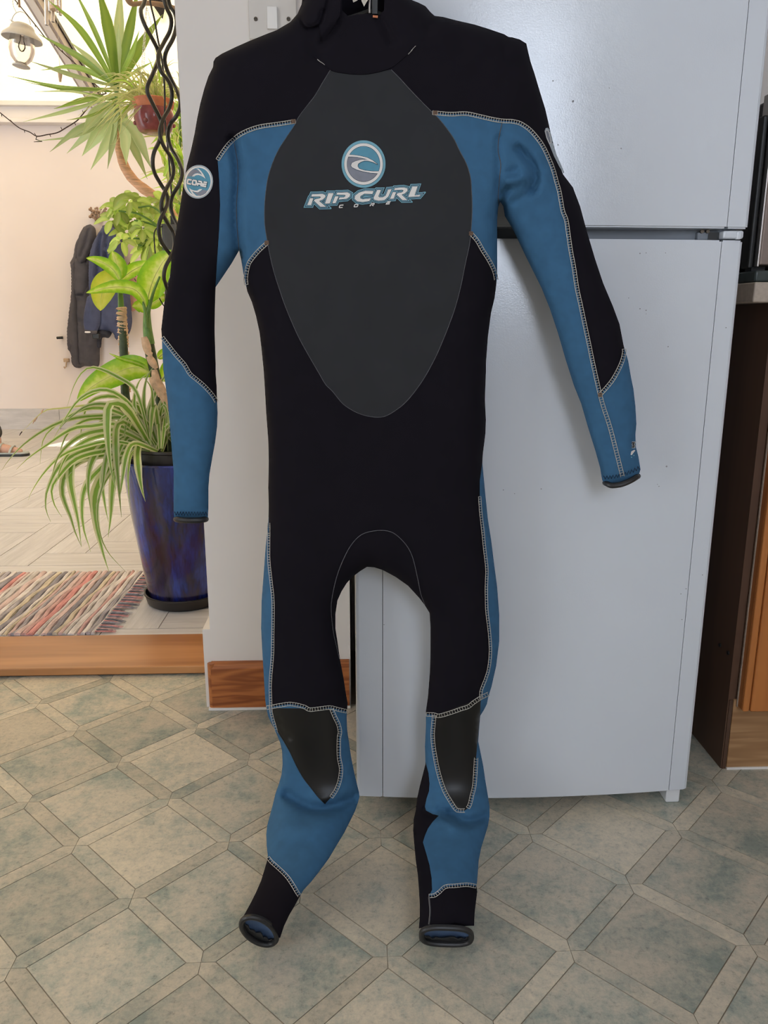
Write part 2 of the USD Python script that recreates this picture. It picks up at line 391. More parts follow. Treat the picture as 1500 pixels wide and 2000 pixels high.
# blue glaze running down the big pot
M['glaze_blue'] = mat('glaze_blue', {'g': ('texture_coordinate', {}), 'm': ('mapping', {'scale': (9, 9, 2.2)}), 'n': ('noise_texture', {'scale': 1.6, 'detail': 5.0, 'roughness': 0.65, 'distortion': 0.3}),
                                     'm2': ('mapping', {'scale': (120, 120, 16)}), 'n2': ('noise_texture', {'scale': 1.0, 'detail': 3.0}),
                                     'r': ('rgb_ramp', {'ramp': [(0.32, (0.010, 0.008, 0.020)), (0.43, (0.024, 0.018, 0.060)), (0.50, (0.008, 0.014, 0.11)), (0.68, (0.018, 0.055, 0.36))]}),
                                     'r2': ('rgb_ramp', {'ramp': [(0.30, (0.35, 0.35, 0.35)), (0.5, (1, 1, 1))]}), 'mu': ('mix', {'mix_type': 'multiply', 'fac': 0.8}),
                                     'p': ('principled_bsdf', {'roughness': 0.16, 'coat_weight': 0.5, 'coat_roughness': 0.08})},
                        [('g.object', 'm.vector'), ('g.object', 'm2.vector'), ('m.vector', 'n.vector'), ('m2.vector', 'n2.vector'), ('n.fac', 'r.fac'), ('n2.fac', 'r2.fac'), ('r.color', 'mu.color1'), ('r2.color', 'mu.color2'), ('mu.color', 'p.base_color')])

G = lambda r, g, b: (r, g, b)
M['leaf_yucca'] = leaf_mat('leaf_yucca', [(0, G(0.30, 0.45, 0.08)), (0.8, G(0.22, 0.37, 0.06)), (1, G(0.36, 0.47, 0.14))], 0.35, 0.4, 0.2, 0.5)
M['leaf_yucca_pale'] = leaf_mat('leaf_yucca_pale', [(0, G(0.50, 0.60, 0.30)), (0.8, G(0.40, 0.54, 0.25)), (1, G(0.54, 0.62, 0.36))], 0.35, 0.4, 0.2, 0.4)
M['leaf_spider'] = leaf_mat('leaf_spider', [(0, G(0.24, 0.42, 0.05)), (0.36, G(0.21, 0.38, 0.05)), (0.52, G(0.66, 0.69, 0.36)), (1, G(0.74, 0.74, 0.46))], 0.4, 0.35, 0.1, 0.5)
M['leaf_grass'] = leaf_mat('leaf_grass', [(0, G(0.46, 0.54, 0.14)), (0.6, G(0.64, 0.64, 0.28)), (1, G(0.72, 0.70, 0.42))], 0.5, 0.4, 0.1, 0.5)
M['leaf_lush'] = leaf_mat('leaf_lush', [(0, G(0.36, 0.58, 0.07)), (1, G(0.50, 0.68, 0.12))], 0.45, 0.45, 0.3, 0.7)
M['leaf_umbrella'] = leaf_mat('leaf_umbrella', [(0, G(0.56, 0.68, 0.18)), (1, G(0.40, 0.58, 0.09))], 0.3, 0.45, 0.3, 0.9)
M['leaf_dumb'] = leaf_mat('leaf_dumb_cane', [(0, G(0.80, 0.88, 0.30)), (0.35, G(0.56, 0.78, 0.09)), (0.55, G(0.40, 0.68, 0.03)), (1, G(0.24, 0.55, 0.02))], 0.3, 0.45, 1.1, 0.3)
M['leaf_yellow'] = leaf_mat('leaf_yellowing', [(0, G(0.74, 0.78, 0.14)), (0.5, G(0.66, 0.70, 0.06)), (1, G(0.50, 0.62, 0.03))], 0.35, 0.45, 0.9, 0.2)

# ================================================================== the setting
def struct(name, mesh=None, m=None, parent=None, smooth=False, label=None):
    if mesh is None:
        return thing(name, label, kind='structure')
    return obj(name, mesh, m, parent, label, kind=None if parent is not None else 'structure', smooth=smooth)


FL = struct('floor', label='kitchen floor of marbled green and beige vinyl tiles laid diagonally')
obj('joint_bed', box(-2.46, 2.06, WY - 0.1, 2.07, -0.04, -0.0012), M['vinyl_base'], FL, smooth=False)


def slab(poly, z0, z1):
    v, f = trimesh.creation.triangulate_polygon(poly, engine='earcut')
    return trimesh.creation.extrude_polygon(poly, z1 - z0, engine='earcut').apply_translation([0, 0, z0])


TO, TS = np.array([0.29642, 1.18539]), 0.18434
ta = np.array([math.cos(math.radians(-44.72)), math.sin(math.radians(-44.72))]); tb = np.array([-ta[1], ta[0]])
kitchen_rect = Polygon([(-2.4, WY), (2.0, WY), (2.0, 1.855), (-2.4, 1.855)])
blocked = Polygon([(-0.335, 1.674), (2.1, 1.674), (2.1, 1.99), (-0.335, 1.99)])
wst, gap = 0.029, 0.0005


def lattice_poly(pts):
    p = Polygon([tuple(TO + q[0] * ta + q[1] * tb) for q in pts])
    p = p.intersection(kitchen_rect).difference(blocked)
    return p if p.geom_type == 'Polygon' and p.area > 1.5e-5 else None


def in_view(p):
    c = np.array([*p.representative_point().coords[0], 0.0]) - EYE
    d = c @ CF
    if d < 0.1:
        return False
    x, y = 750 + FPX * (c @ CR) / d, 1000 - FPX * (c @ CU) / d
    return -120 < x < 1600 and y < 2150


rest = {}


h = wst / 2
for i in range(-24, 26):
    for j in range(-24, 26):
        u, v = i * TS, j * TS
        jobs = [('floor_tile', ('tile_a', 'tile_b')[(i * 7 + j * 5 + (i * j) % 3) % 3 == 0], [(u + h + gap, v + h + gap), (u + TS - h - gap, v + h + gap), (u + TS - h - gap, v + TS - h - gap), (u + h + gap, v + TS - h - gap)], 0.0),
                ('border_strip', ('strip_a', 'strip_b')[(i + 2 * j) % 3 == 0], [(u, v), (u + h, v - h + gap), (u + TS - h, v - h + gap), (u + TS, v), (u + TS - h, v + h - gap), (u + h, v + h - gap)], 0.0),
                ('border_strip', ('strip_a', 'strip_b')[(2 * i + j) % 3 == 1], [(u, v), (u + h - gap, v + h), (u + h - gap, v + TS - h), (u, v + TS), (u - h + gap, v + TS - h), (u - h + gap, v + h)], 0.0),
                ]
        for nm, mm, pts, z in jobs:
            p = lattice_poly(pts)
            if p is None:
                continue
            g = slab(p.buffer(-0.00027), -0.0014, z)
            if in_view(p):
                obj(nm, g, M[mm], FL, smooth=False)
            else:                                                      # out of the photograph: the same pieces, joined
                rest.setdefault((nm, mm), []).append(g)
for (nm, mm), ms in rest.items():
    obj(nm + '_field', trimesh.util.concatenate(ms), M[mm], FL, kind='stuff', smooth=False)

# threshold step and conservatory floor
TH = struct('trim_1', label='varnished wooden threshold step below the conservatory')
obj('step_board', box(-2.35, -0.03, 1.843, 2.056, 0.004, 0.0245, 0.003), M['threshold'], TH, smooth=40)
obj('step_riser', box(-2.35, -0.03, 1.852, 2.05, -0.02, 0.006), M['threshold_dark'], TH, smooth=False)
ZC = 0.022
FC = struct('floor', label='conservatory floor of pale grey wood-look planks in herringbone')
obj('grout_bed', box(-4.2, 1.6, 2.05, 6.41, -0.04, ZC - 0.002), M['grout'], FC, smooth=False)
PW, PN = 0.152, 4
cons_rect = Polygon([(-4.2, 2.058), (1.6, 2.058), (1.6, 6.395), (-4.2, 6.395)])
rest_planks = {}
ox, oy = -3.0, 2.711 - 4 * PW


def plank(x0, x1, y0, y1, m):
    p = Polygon([(x0, y0), (x1, y0), (x1, y1), (x0, y1)]).buffer(-0.0016, join_style=2).intersection(cons_rect)
    if p.is_empty or p.area < 0.004:
        return
    q = np.array([*p.representative_point().coords[0], ZC]) - EYE
    px = 750 + FPX * (q @ CR) / (q @ CF)
    g = slab(p, ZC - 0.006, ZC)
    if -150 < px < 440:
        obj('floor_plank', g, M[m], FC, smooth=False)
    else:
        rest_planks.setdefault(m, []).append(g)


for k in range(-10, 45):
    for mm in range(-9, 9):
        x0 = ox + k * PW + 2 * PN * PW * mm
        y0 = oy + k * PW
        plank(x0, x0 + PN * PW, y0, y0 + PW, 'plank_x')
for c in range(-45, 60):
    for mm in range(-10, 10):
        x0 = ox + c * PW
        y0 = oy + (c - 2 * PN + 1) * PW + 2 * PN * PW * mm
        plank(x0, x0 + PW, y0, y0 + PN * PW, 'plank_y')
for m, ms in rest_planks.items():
    obj('floor_plank_field', trimesh.util.concatenate(ms), M[m], FC, kind='stuff', smooth=False)

# kitchen walls
WF = struct('wall_front', label='white kitchen wall pier between the doorway and the fridge')
obj('pier', box(-0.336, -0.019, 1.672, 1.86, 0.0, 2.12), M['wall'], WF, smooth=False)
obj('pier_foot', box(-0.353, -0.30, 1.6725, 1.84, 0.0, 0.192), M['wall'], WF)
obj('lintel', box(-2.4, 2.0, 1.672, 1.86, 2.12, 3.75), M['wall'], WF, smooth=False)
obj('doorway_side', box(-2.4, -2.32, 1.672, 1.86, 0.0, 2.12), M['wall'], WF, smooth=False)
obj('alcove_back', box(-0.03, 2.0, 1.98, 2.04, 0.0, 2.4), M['wall'], WF, smooth=False)
obj('alcove_side', box(-0.09, -0.019, 1.85, 2.04, 0.0, 2.4), M['wall'], WF, smooth=False)
WL = struct('wall_left', label='kitchen wall with the unseen glazed door, left of the camera')
for b in ((WY - 0.1, GY0_, 0, 2.4), (GY1_, 1.86, 0, 2.4), (GY0_, GY1_, GZ1, 2.4)):
    obj('wall_piece', box(-2.46, -2.4, b[0], b[1], b[2], b[3]), M['wall'], WL, smooth=False)
DG = struct('door_1', label='unseen white glazed door in the left kitchen wall, lighting the pier')  # out of view; frames the daylight that brightens the pier
for b in ((GY0_, GY0_ + 0.05, 0, GZ1), (GY1_ - 0.05, GY1_, 0, GZ1), (GY0_ + 0.05, GY1_ - 0.05, 0, 0.06), (GY0_ + 0.05, GY1_ - 0.05, GZ1 - 0.05, GZ1), ((GY0_ + GY1_) / 2 - 0.03, (GY0_ + GY1_) / 2 + 0.03, 0.06, GZ1 - 0.05)):
    obj('frame_bar', box(-2.455, -2.405, b[0], b[1], b[2], b[3]), M['white'], DG, smooth=False)
struct('wall_right', box(2.0, 2.06, WY - 0.1, 2.04, 0, 2.4), M['wall'], label='kitchen wall right of the cabinets')
struct('ceiling', box(-2.46, 2.06, WY - 0.1, 2.06, 2.4, 2.46), M['ceiling'], label='white kitchen ceiling')
WR = struct('wall_rear', label='kitchen wall with the window, behind the camera')
for b in ((-2.46, WX0, 0, 2.4), (WX1, 2.06, 0, 2.4), (WX0, WX1, 0, WZ0), (WX0, WX1, WZ1, 2.4)):
    obj('wall_piece', box(b[0], b[1], WY - 0.1, WY, b[2], b[3]), M['wall'], WR, smooth=False)
WN = struct('window_1', label='white framed kitchen window, unseen behind the camera')
for b in ((WX0, WX0 + 0.05, WZ0, WZ1), (WX1 - 0.05, WX1, WZ0, WZ1), (WX0 + 0.05, WX1 - 0.05, WZ0, WZ0 + 0.05), (WX0 + 0.05, WX1 - 0.05, WZ1 - 0.05, WZ1), ((WX0 + WX1) / 2 - 0.02, (WX0 + WX1) / 2 + 0.02, WZ0 + 0.05, WZ1 - 0.05)):
    obj('frame_bar', box(b[0], b[1], WY - 0.08, WY - 0.02, b[2], b[3]), M['white'], WN, smooth=False)

# baseboard on the pier: grooved pine with a rounded end
prof = Polygon([(0, 0), (0.017, 0), (0.017, 0.096), (0.013, 0.105), (0.006, 0.109), (0, 0.109)])
bb = trimesh.creation.extrude_polygon(prof, 0.314, engine='earcut')
bb.apply_transform(np.array([[0, 0, 1, -0.336], [-1, 0, 0, 1.673], [0, 1, 0, 0.006], [0, 0, 0, 1.0]]))
BB = struct('baseboard_front', label='varnished pine baseboard at the foot of the wall pier')
obj('board', bb, M['pine'], BB, smooth=False)
obj('board_end', tube([(-0.336, 1.6645, 0.006), (-0.336, 1.6645, 0.113)], 0.0085, 14), M['pine'], BB)
obj('paint_edge', box(-0.345, -0.020, 1.653, 1.673, 0.0005, 0.006), M['white'], BB, smooth=False)

# conservatory shell
YW = 6.41
WC = struct('wall_back', label='pink-white conservatory wall with coats hanging on it')
obj('wall_face', box(-4.2, 1.6, YW, YW + 0.2, 0, 2.30), M['wall_sun'], WC, smooth=False)
SK = struct('baseboard_back', label='grey wood-look tile skirting along the conservatory wall')
xx = -4.19
for k in range(10):
    L = 0.6
    obj('skirting_tile', box(xx, xx + L - 0.003, YW - 0.012, YW, ZC, 0.187), M['plank_x'], SK, smooth=False)
    xx += L
    if xx > 1.0:
        break
struct('wall_left', box(-4.3, -4.2, 2.0, YW + 0.2, 0, 3.7), M['wall_sun'], label='conservatory wall on the left')
struct('wall_right', box(1.6, 1.7, 1.86, YW + 0.2, 0, 3.7), M['wall_sun'], label='conservatory wall on the right')
BM = struct('trim_2', label='white beam along the top of the conservatory wall')
obj('beam', box(-4.2, 1.6, YW - 0.06, YW + 0.2, 2.285, 2.40), M['beam'], BM, smooth=False)
obj('beam_lip', box(-4.2, 1.6, YW - 0.09, YW - 0.0, 2.28, 2.308, 0.004), M['beam'], BM, smooth=30)
obj('beam_top', box(-4.2, 1.6, YW - 0.10, YW + 0.2, 2.392, 2.424, 0.004), M['white'], BM, smooth=30)
RS = 0.274
zr = lambda y: 2.43 + RS * (6.4 - y)
RF = struct('ceiling', label='cream translucent conservatory roof with sloping rafters')
xs = [-4.2, -3.68, -2.78, -1.88, -0.98, -0.08, 0.82, 1.6]
patch = np.array([-2.37, 5.12, ZC])


def sheet(x0, x1, y0, y1):
    v = np.array([(x, y, zr(y) + dz) for dz in (0.0, 0.01) for x, y in ((x0, y0), (x1, y0), (x1, y1), (x0, y1))])
    f = np.array([(0, 1, 2), (0, 2, 3), (4, 6, 5), (4, 7, 6), (0, 5, 1), (0, 4, 5), (1, 6, 2), (1, 5, 6), (2, 7, 3), (2, 6, 7), (3, 4, 0), (3, 7, 4)])
    return trimesh.Trimesh(v, f[:, ::-1], process=False)


def up_to_roof(p):
    n_ = np.array([0, RS, 1.0])
    t = ((np.array([0, 0, 2.43 + RS * 6.4]) - p) @ n_) / (-SUN_DIR @ n_)
    return (p - SUN_DIR * t)[:2]


# unseen clear pane, its outline projected up from the sunlit floor patch it throws
pane = Polygon([up_to_roof(q) for q in on_z([(83, 872), (232, 838), (247, 873)], ZC)])


def sloped_slab(poly, th, lift=0.0):
    m = trimesh.creation.extrude_polygon(poly, th, engine='earcut')
    m.vertices[:, 2] += zr(m.vertices[:, 1]) + lift
    return m


for a, b in zip(xs[:-1], xs[1:]):
    rect = Polygon([(a, 1.84), (b, 1.84), (b, YW + 0.2), (a, YW + 0.2)])
    for g in [rect.difference(pane)]:
        obj('roof_sheet', sloped_slab(g, 0.01), M['roof_sheet'], RF, smooth=False)
obj('clear_pane', sloped_slab(pane.buffer(0.02), 0.004, 0.011), M['glass'], RF, smooth=False)


def sloped(x0, x1, y0, y1, d0, d1):
    v = np.array([(x, y, zr(y) + dz) for dz in (d0, d1) for x, y in ((x0, y0), (x1, y0), (x1, y1), (x0, y1))])
    f = np.array([(0, 1, 2), (0, 2, 3), (4, 6, 5), (4, 7, 6), (0, 5, 1), (0, 4, 5), (1, 6, 2), (1, 5, 6), (2, 7, 3), (2, 6, 7), (3, 4, 0), (3, 7, 4)])
    return trimesh.Trimesh(v, f[:, ::-1], process=False)


for x in xs[1:-1]:
    rb = obj('rafter', sloped(x - 0.03, x + 0.05, 1.86, YW - 0.02, -0.085, -0.002), M['rafter'], RF, smooth=False)
    obj('rafter_cap', sloped(x - 0.012, x + 0.032, 1.86, YW - 0.02, -0.093, -0.085), M['white'], rb, smooth=False)
    obj('seal', sloped(x + 0.051, x + 0.060, 1.86, YW - 0.02, -0.03, -0.004), M['black'], rb, smooth=False)

# ================================================================== switch on the pier
SW = thing('light_switch', 'pale square wall switch plate with two screws above the wetsuit shoulder', 'light switch')
p0, p1 = at(487, 76, 1.664), at(578, -30, 1.664)
cxs = at(532, 37, 1.664)
obj('face_plate', box(p0[0], p1[0], 1.664, 1.6725, p0[2], p1[2], 0.002), M['plate'], SW)
obj('rocker', box(cxs[0] - 0.0098, cxs[0] + 0.0098, 1.6575, 1.666, cxs[2] - 0.0185, cxs[2] + 0.0195, 0.0015), M['white'], SW)
for px in (499.5, 563.5):
    s = at(px, 37, 1.663)
    c = trimesh.creation.cylinder(0.0036, 0.003, sections=20); c.apply_transform(trimesh.transformations.rotation_matrix(math.pi / 2, [1, 0, 0])); c.apply_translation([s[0], 1.6635, s[2]])
    sc = obj('screw', c, M['screw'], SW)
    obj('slot', box(s[0] - 0.003, s[0] + 0.003, 1.6615, 1.663, s[2] - 0.0005, s[2] + 0.0005), M['black'], sc, smooth=False)

# ================================================================== fridge
FX0, FX1 = -0.0055, 0.602
FM, FHW = (FX0 + FX1) / 2, (FX1 - FX0) / 2
fy = lambda x: 1.259 - 0.016 * (1 - ((x - FM) / FHW) ** 2)


def door_piece(x0, x1, z0, z1, rl=0.0, rr=0.0, back=1.312):
    """A piece of a bowed door between x0 and x1; rl, rr round its outer front corners."""
    xs_ = np.linspace(x0 + rl, x1 - rr, 24)
    front = [(x, fy(x)) for x in xs_]
    if rl:
        front = [(x0 + rl - rl * math.sin(t), fy(x0) + rl - rl * math.cos(t)) for t in np.linspace(math.pi / 2, 0.15, 7)] + front
    if rr:
        front = front + [(x1 - rr + rr * math.sin(t), fy(x1) + rr - rr * math.cos(t)) for t in np.linspace(0.15, math.pi / 2, 7)]
    poly = Polygon(front + [(x1, back), (x0, back)])
    e = 0.0025
    cs = m3.CrossSection([np.array(poly.exterior.coords)[:-1]])
    lo, mid, hi = [cs.offset(-e, m3.JoinType.Round), cs, cs.offset(-e, m3.JoinType.Round)]
    m = mid.extrude(z1 - z0 - 2 * e).translate((0, 0, z0 + e)) + lo.extrude(z1 - z0).translate((0, 0, z0))
    return m


FR = thing('fridge_freezer', 'white fridge freezer with textured doors behind the hanging wetsuit', 'fridge freezer')
obj('cabinet_body', box(FX0 + 0.004, FX1 - 0.004, 1.322, 1.90, 0.03, 1.62, 0.006), M['fridge_trim'], FR)
obj('gasket', box(FX0 + 0.012, FX1 - 0.012, 1.311, 1.323, 0.05, 1.60), M['fridge_gasket'], FR, smooth=False)
ZS0, ZS1 = 0.9915, 1.0085
for nm, z0, z1, FX1 in (('door', 0.032, ZS0, 0.602), ('door', ZS1, 1.60, 0.608)):
    d = obj(nm, door_piece(FX0 + 0.0475, FX1 - 0.0365, z0, z1), M['fridge'], FR, smooth=25)
    obj('edge_trim', door_piece(FX0, FX0 + 0.0465, z0, z1, rl=0.006), M['fridge'], d, smooth=25)
    obj('edge_trim', door_piece(FX1 - 0.0355, FX1, z0, z1, rr=0.006), M['fridge'], d, smooth=25)
    obj('trim_joint', box(FX0 + 0.04, FX1 - 0.03, 1.268, 1.30, z0 + 0.004, z1 - 0.004), M['fridge_trim'], d, smooth=False)
FX1 = 0.602
obj('door_lip', door_piece(FX0 + 0.03, FX1 - 0.005, ZS1 - 0.0032, ZS1 + 0.0005), M['fridge_trim'], FR, smooth=25)
obj('grip_recess', box(FX0 + 0.01, FX1 - 0.006, 1.276, 1.315, ZS0 - 0.001, ZS1 + 0.001), M['fridge_recess'], FR, smooth=False)
hp = at(1410, 455, 1.262)
obj('hinge', cat([box(hp[0], FX1 - 0.002, 1.256, 1.30, ZS0 + 0.002, ZS1 - 0.003, 0.003), box(FX1 - 0.014, FX1 - 0.006, 1.254, 1.262, ZS0 + 0.001, ZS1 - 0.004, 0.002)]), M['fridge'], FR)
bp = at(1372, 453, 1.274)
obj('hinge_cover', box(bp[0] - 0.010, hp[0] - 0.018, 1.268, 1.28, ZS0 + 0.001, ZS1 - 0.004, 0.002), M['fridge_recess'], FR)
for dx in (-0.004, 0.005):
    c = trimesh.creation.cylinder(0.0028, 0.004, sections=16); c.apply_transform(trimesh.transformations.rotation_matrix(math.pi / 2, [1, 0, 0])); c.apply_translation([bp[0] + dx, 1.267, bp[2]])
    obj('screw', c, M['screw'], FR)
obj('hinge_socket', box(hp[0] - 0.018, hp[0] - 0.001, 1.270, 1.278, ZS0 + 0.001, ZS1 - 0.004), M['black'], FR, smooth=False)
obj('foot', box(FX1 - 0.034, FX1 - 0.008, 1.268, 1.31, 0.0, 0.034, 0.003), M['fridge_trim'], FR)
obj('foot', box(FX0 + 0.02, FX0 + 0.05, 1.33, 1.37, 0.0, 0.034, 0.003), M['dark_grey'], FR)
obj('foot', box(FX0 + 0.02, FX0 + 0.05, 1.80, 1.84, 0.0, 0.034, 0.003), M['dark_grey'], FR)
obj('foot', box(FX1 - 0.05, FX1 - 0.02, 1.80, 1.84, 0.0, 0.034, 0.003), M['dark_grey'], FR)
sp = []
for (x, y, r) in [(1250, 495, 2), (1262, 494, 1.5), (1300, 494, 1.5), (1228, 582, 1.5), (1250, 603, 2), (1262, 606, 2), (1262, 613, 1.3), (1305, 677, 2), (1302, 911, 3), (1287, 950, 2), (1284, 946, 1.5), (1080, 158, 2), (1119, 198, 3), (1090, 283, 2), (1120, 197, 2), (750, 1220, 2), (1418, 640, 2), (1340, 1150, 2), (1372, 1123, 2), (1057, 955, 2.2), (983, 957, 2), (1005, 964, 1.5), (1330, 1160, 2), (1332, 1210, 2), (1190, 172, 1.5), (1213, 290, 2)]:
    q = at(x, y, 1.25); q = at(x, y, fy(q[0]) - 0.0001)
    s = trimesh.creation.icosphere(1, r * 0.00052); s.apply_scale([1, 0.15, 1]); s.apply_translation(q); sp.append(s)
meta(obj('dirt_speck', cat(sp), M['speck'], FR), kind='stuff')

# ================================================================== base cabinet, worktop, appliance
BC = thing('base_cabinet', 'dark-sided base cabinet with orange pine door right of the fridge', 'cabinet')
obj('side_panel', box(0.722, 0.738, 1.378, 1.97, 0.0, 0.9), M['cab_dark'], BC, smooth=False)
obj('carcass', box(0.738, 1.98, 1.378, 1.97, 0.15, 0.9), M['cab_dark'], BC, smooth=False)
obj('plinth', box(0.732, 1.98, 1.3745, 1.392, 0.004, 0.152, 0.001), M['oak'], BC, smooth=False)
obj('plinth_edge', box(0.7245, 0.7315, 1.376, 1.39, 0.0, 0.15), M['cab_dark'], BC, smooth=False)
obj('plinth_seal', box(0.732, 1.98, 1.372, 1.388, 0.0, 0.0045), M['white'], BC, smooth=False)
dr = obj('door', box(0.738, 1.22, 1.353, 1.373, 0.139, 0.875, 0.003), M['pine_door'], BC)
obj('edge_band', box(0.7365, 0.7385, 1.3695, 1.3735, 0.139, 0.875), M['worktop'], dr, smooth=False)
obj('stile', box(0.738, 0.7505, 1.348, 1.355, 0.139, 0.875, 0.003), M['pine_door'], dr)
obj('panel_frame', box(0.7525, 1.21, 1.347, 1.355, 0.139, 0.875, 0.003), M['pine_door'], dr)
for (x, y) in ((1407, 1260), (1423, 1275)):
    d = ray([(x, y)])[0]; q = EYE + d * ((0.722 - EYE[0]) / d[0])
    c = trimesh.creation.cylinder(0.004, 0.004, sections=16); c.apply_transform(trimesh.transformations.rotation_matrix(math.pi / 2, [0, 1, 0])); c.apply_translation([0.7215, q[1], q[2]])
    obj('shelf_hole', c, M['black'], BC)
WT = thing('worktop', 'beige laminate worktop on the base cabinet', 'worktop')
obj('slab', box(0.672, 1.99, 1.35, 1.97, 0.9005, 0.934, 0.003), M['worktop'], WT)
GB = obj('chopping_board', box(0.676, 1.2, 1.36, 1.75, 0.9345, 0.9535, 0.004), M['green_glass'], None, 'dark green board on the worktop below the steel appliance', 'board')
MW = thing('microwave', 'brushed steel appliance with a black edge standing on the worktop', 'microwave')
obj('body', box(0.70, 1.18, 1.41, 1.74, 0.962, 1.235, 0.006), M['black'], MW)
obj('black_edge', box(0.6745, 0.684, 1.386, 1.412, 0.958, 1.20, 0.003), M['black'], MW)
obj('chrome_strip', box(0.6845, 0.688, 1.374, 1.412, 0.96, 1.235, 0.001), M['chrome'], MW)
obj('front_panel', box(0.6885, 1.175, 1.376, 1.412, 0.962, 1.235, 0.003), M['steel'], MW)
for x in (0.70, 1.15):
    for y in (1.40, 1.70):
        obj('foot', box(x - 0.012, x + 0.012, y, y + 0.024, 0.953, 0.963), M['black'], MW, smooth=False)

# ================================================================== the wetsuit
# the outline as it hangs: down in front of the fridge, then forward over the floor at the shins
LSIDE = [(640, -42), (612, -22), (593, 0), (587, 13), (581, 27), (567, 43), (540, 59), (524, 65), (487, 80), (460, 92), (433, 105), (421, 113), (417, 120), (416, 131), (407, 149), (399, 173), (391, 203), (385, 232), (380, 261), (373, 293), (365, 323), (359, 355), (351, 409), (344, 451), (337, 489), (332, 537), (327, 569), (321, 590), (318, 617), (315, 643), (316, 657), (317, 683), (319, 723), (323, 750), (327, 780), (331, 820), (335, 873), (339, 919), (339, 953), (339, 993), (340, 1011),
         (372, 1013), (406, 1011), (407, 993), (407, 953), (409, 927), (415, 892), (420, 865), (424, 833), (425, 807), (424, 785), (423, 753), (421, 727), (421, 710), (419, 643), (420, 590), (421, 561), (436, 539), (452, 515), (467, 489), (471, 507), (476, 537), (483, 569), (492, 590), (500, 617), (507, 649), (511, 683), (515, 723), (517, 753), (520, 807), (524, 860), (525, 900), (524, 953), (525, 988), (524, 1022), (519, 1067), (515, 1120), (511, 1173), (510, 1227), (512, 1267), (514, 1299), (516, 1333), (518, 1367), (520, 1383), (524, 1400), (532, 1417), (540, 1433), (547, 1450), (551, 1467), (552, 1492), (550, 1512), (545, 1530), (538, 1550), (532, 1575), (526, 1597), (522, 1612), (520, 1630), (521, 1653), (523, 1670), (522, 1680), (517, 1697), (510, 1720), (500, 1743), (490, 1763), (478, 1785), (470, 1798)]
LRIM = (506, 1818, 42, 24, 31)      # ankle opening: centre, half axes, tilt
LLEGR = [(547, 1832), (555, 1808), (565, 1787), (575, 1770), (582, 1757), (587, 1748), (593, 1738), (608, 1722), (625, 1700), (642, 1677), (658, 1650), (672, 1627), (684, 1603), (693, 1585), (699, 1568), (702, 1556), (701, 1547), (698, 1535), (692, 1510), (686, 1480), (682, 1453), (678, 1425), (677, 1400), (679, 1373), (676, 1357), (671, 1325), (664, 1288), (659, 1253), (655, 1227), (655, 1200), (659, 1173), (667, 1155), (677, 1139), (688, 1127), (704, 1115), (717, 1107), (731, 1108), (747, 1113), (773, 1127), (797, 1144), (819, 1168), (829, 1181), (839, 1197), (841, 1227), (841, 1267), (840, 1307), (836, 1360), (832, 1388), (832, 1417), (830, 1458), (831, 1492), (827, 1508), (820, 1535), (815, 1558), (812, 1583), (808, 1600), (807, 1622), (809, 1647), (812, 1680), (816, 1708), (818, 1733), (820, 1767), (820, 1792), (818, 1813)]
RRIM = (872, 1828, 54, 18, 2)
RSIDE = [(926, 1808), (927, 1783), (930, 1758), (932, 1742), (931, 1730), (933, 1708), (935, 1680), (940, 1655), (947, 1633), (953, 1613), (956, 1595), (956, 1575), (953, 1555), (948, 1525), (944, 1497), (938, 1467), (934, 1448), (936, 1420), (938, 1398), (945, 1387), (951, 1375), (954, 1360), (960, 1341), (969, 1301), (975, 1253), (975, 1200), (971, 1147), (965, 1101), (959, 1053), (953, 1015), (948, 967), (942, 903), (943, 887), (948, 847), (949, 820), (947, 780), (949, 727), (949, 710), (953, 657), (959, 611), (966, 582), (969, 558), (971, 537), (971, 483), (971, 430), (973, 405), (977, 394), (983, 403), (986, 422), (999, 443), (1010, 465), (1026, 499), (1042, 531), (1058, 563), (1074, 603), (1090, 651), (1105, 703), (1121, 753), (1135, 788), (1148, 833), (1163, 881), (1172, 913), (1176, 937), (1180, 945), (1193, 947), (1215, 943), (1247, 929), (1251, 917), (1247, 892), (1242, 873), (1241, 849), (1243, 828), (1241, 793), (1237, 759), (1233, 740), (1227, 705), (1218, 675), (1210, 633), (1197, 598), (1178, 553), (1162, 505), (1146, 451), (1133, 403), (1119, 366), (1100, 341), (1087, 307), (1079, 275), (1073, 248), (1065, 213), (1055, 181), (1044, 144), (1036, 120), (1031, 99), (1028, 85), (1015, 77), (1001, 73), (993, 72), (985, 67), (956, 57), (927, 48), (892, 40), (865, 33), (849, 31), (841, 24), (831, 12), (817, 5), (804, 0), (785, -18), (745, -42)]


def ellipse(e, k=1.0, a0=0, a1=360, n=48):
    x, y, a, b, t = e; t = math.radians(t)
    q = np.radians(np.linspace(a0, a1, n, endpoint=(a1 - a0) < 360))
    pw = 0.68 if e is RRIM else 1.0
    c_, s_ = np.sign(np.cos(q)) * np.abs(np.cos(q)) ** pw, np.sign(np.sin(q)) * np.abs(np.sin(q)) ** pw
    return np.c_[x + k * (a * c_ * math.cos(t) - b * s_ * math.sin(t)), y + k * (a * c_ * math.sin(t) + b * s_ * math.cos(t))]


OUT = Polygon(LSIDE + LLEGR + RSIDE).buffer(0)
LR, RR = Polygon(ellipse(LRIM)), Polygon(ellipse(RRIM))
OUT = OUT.difference(unary_union([LR, RR])).buffer(0)
if OUT.geom_type != 'Polygon':
    OUT = max(OUT.geoms, key=lambda g: g.area)

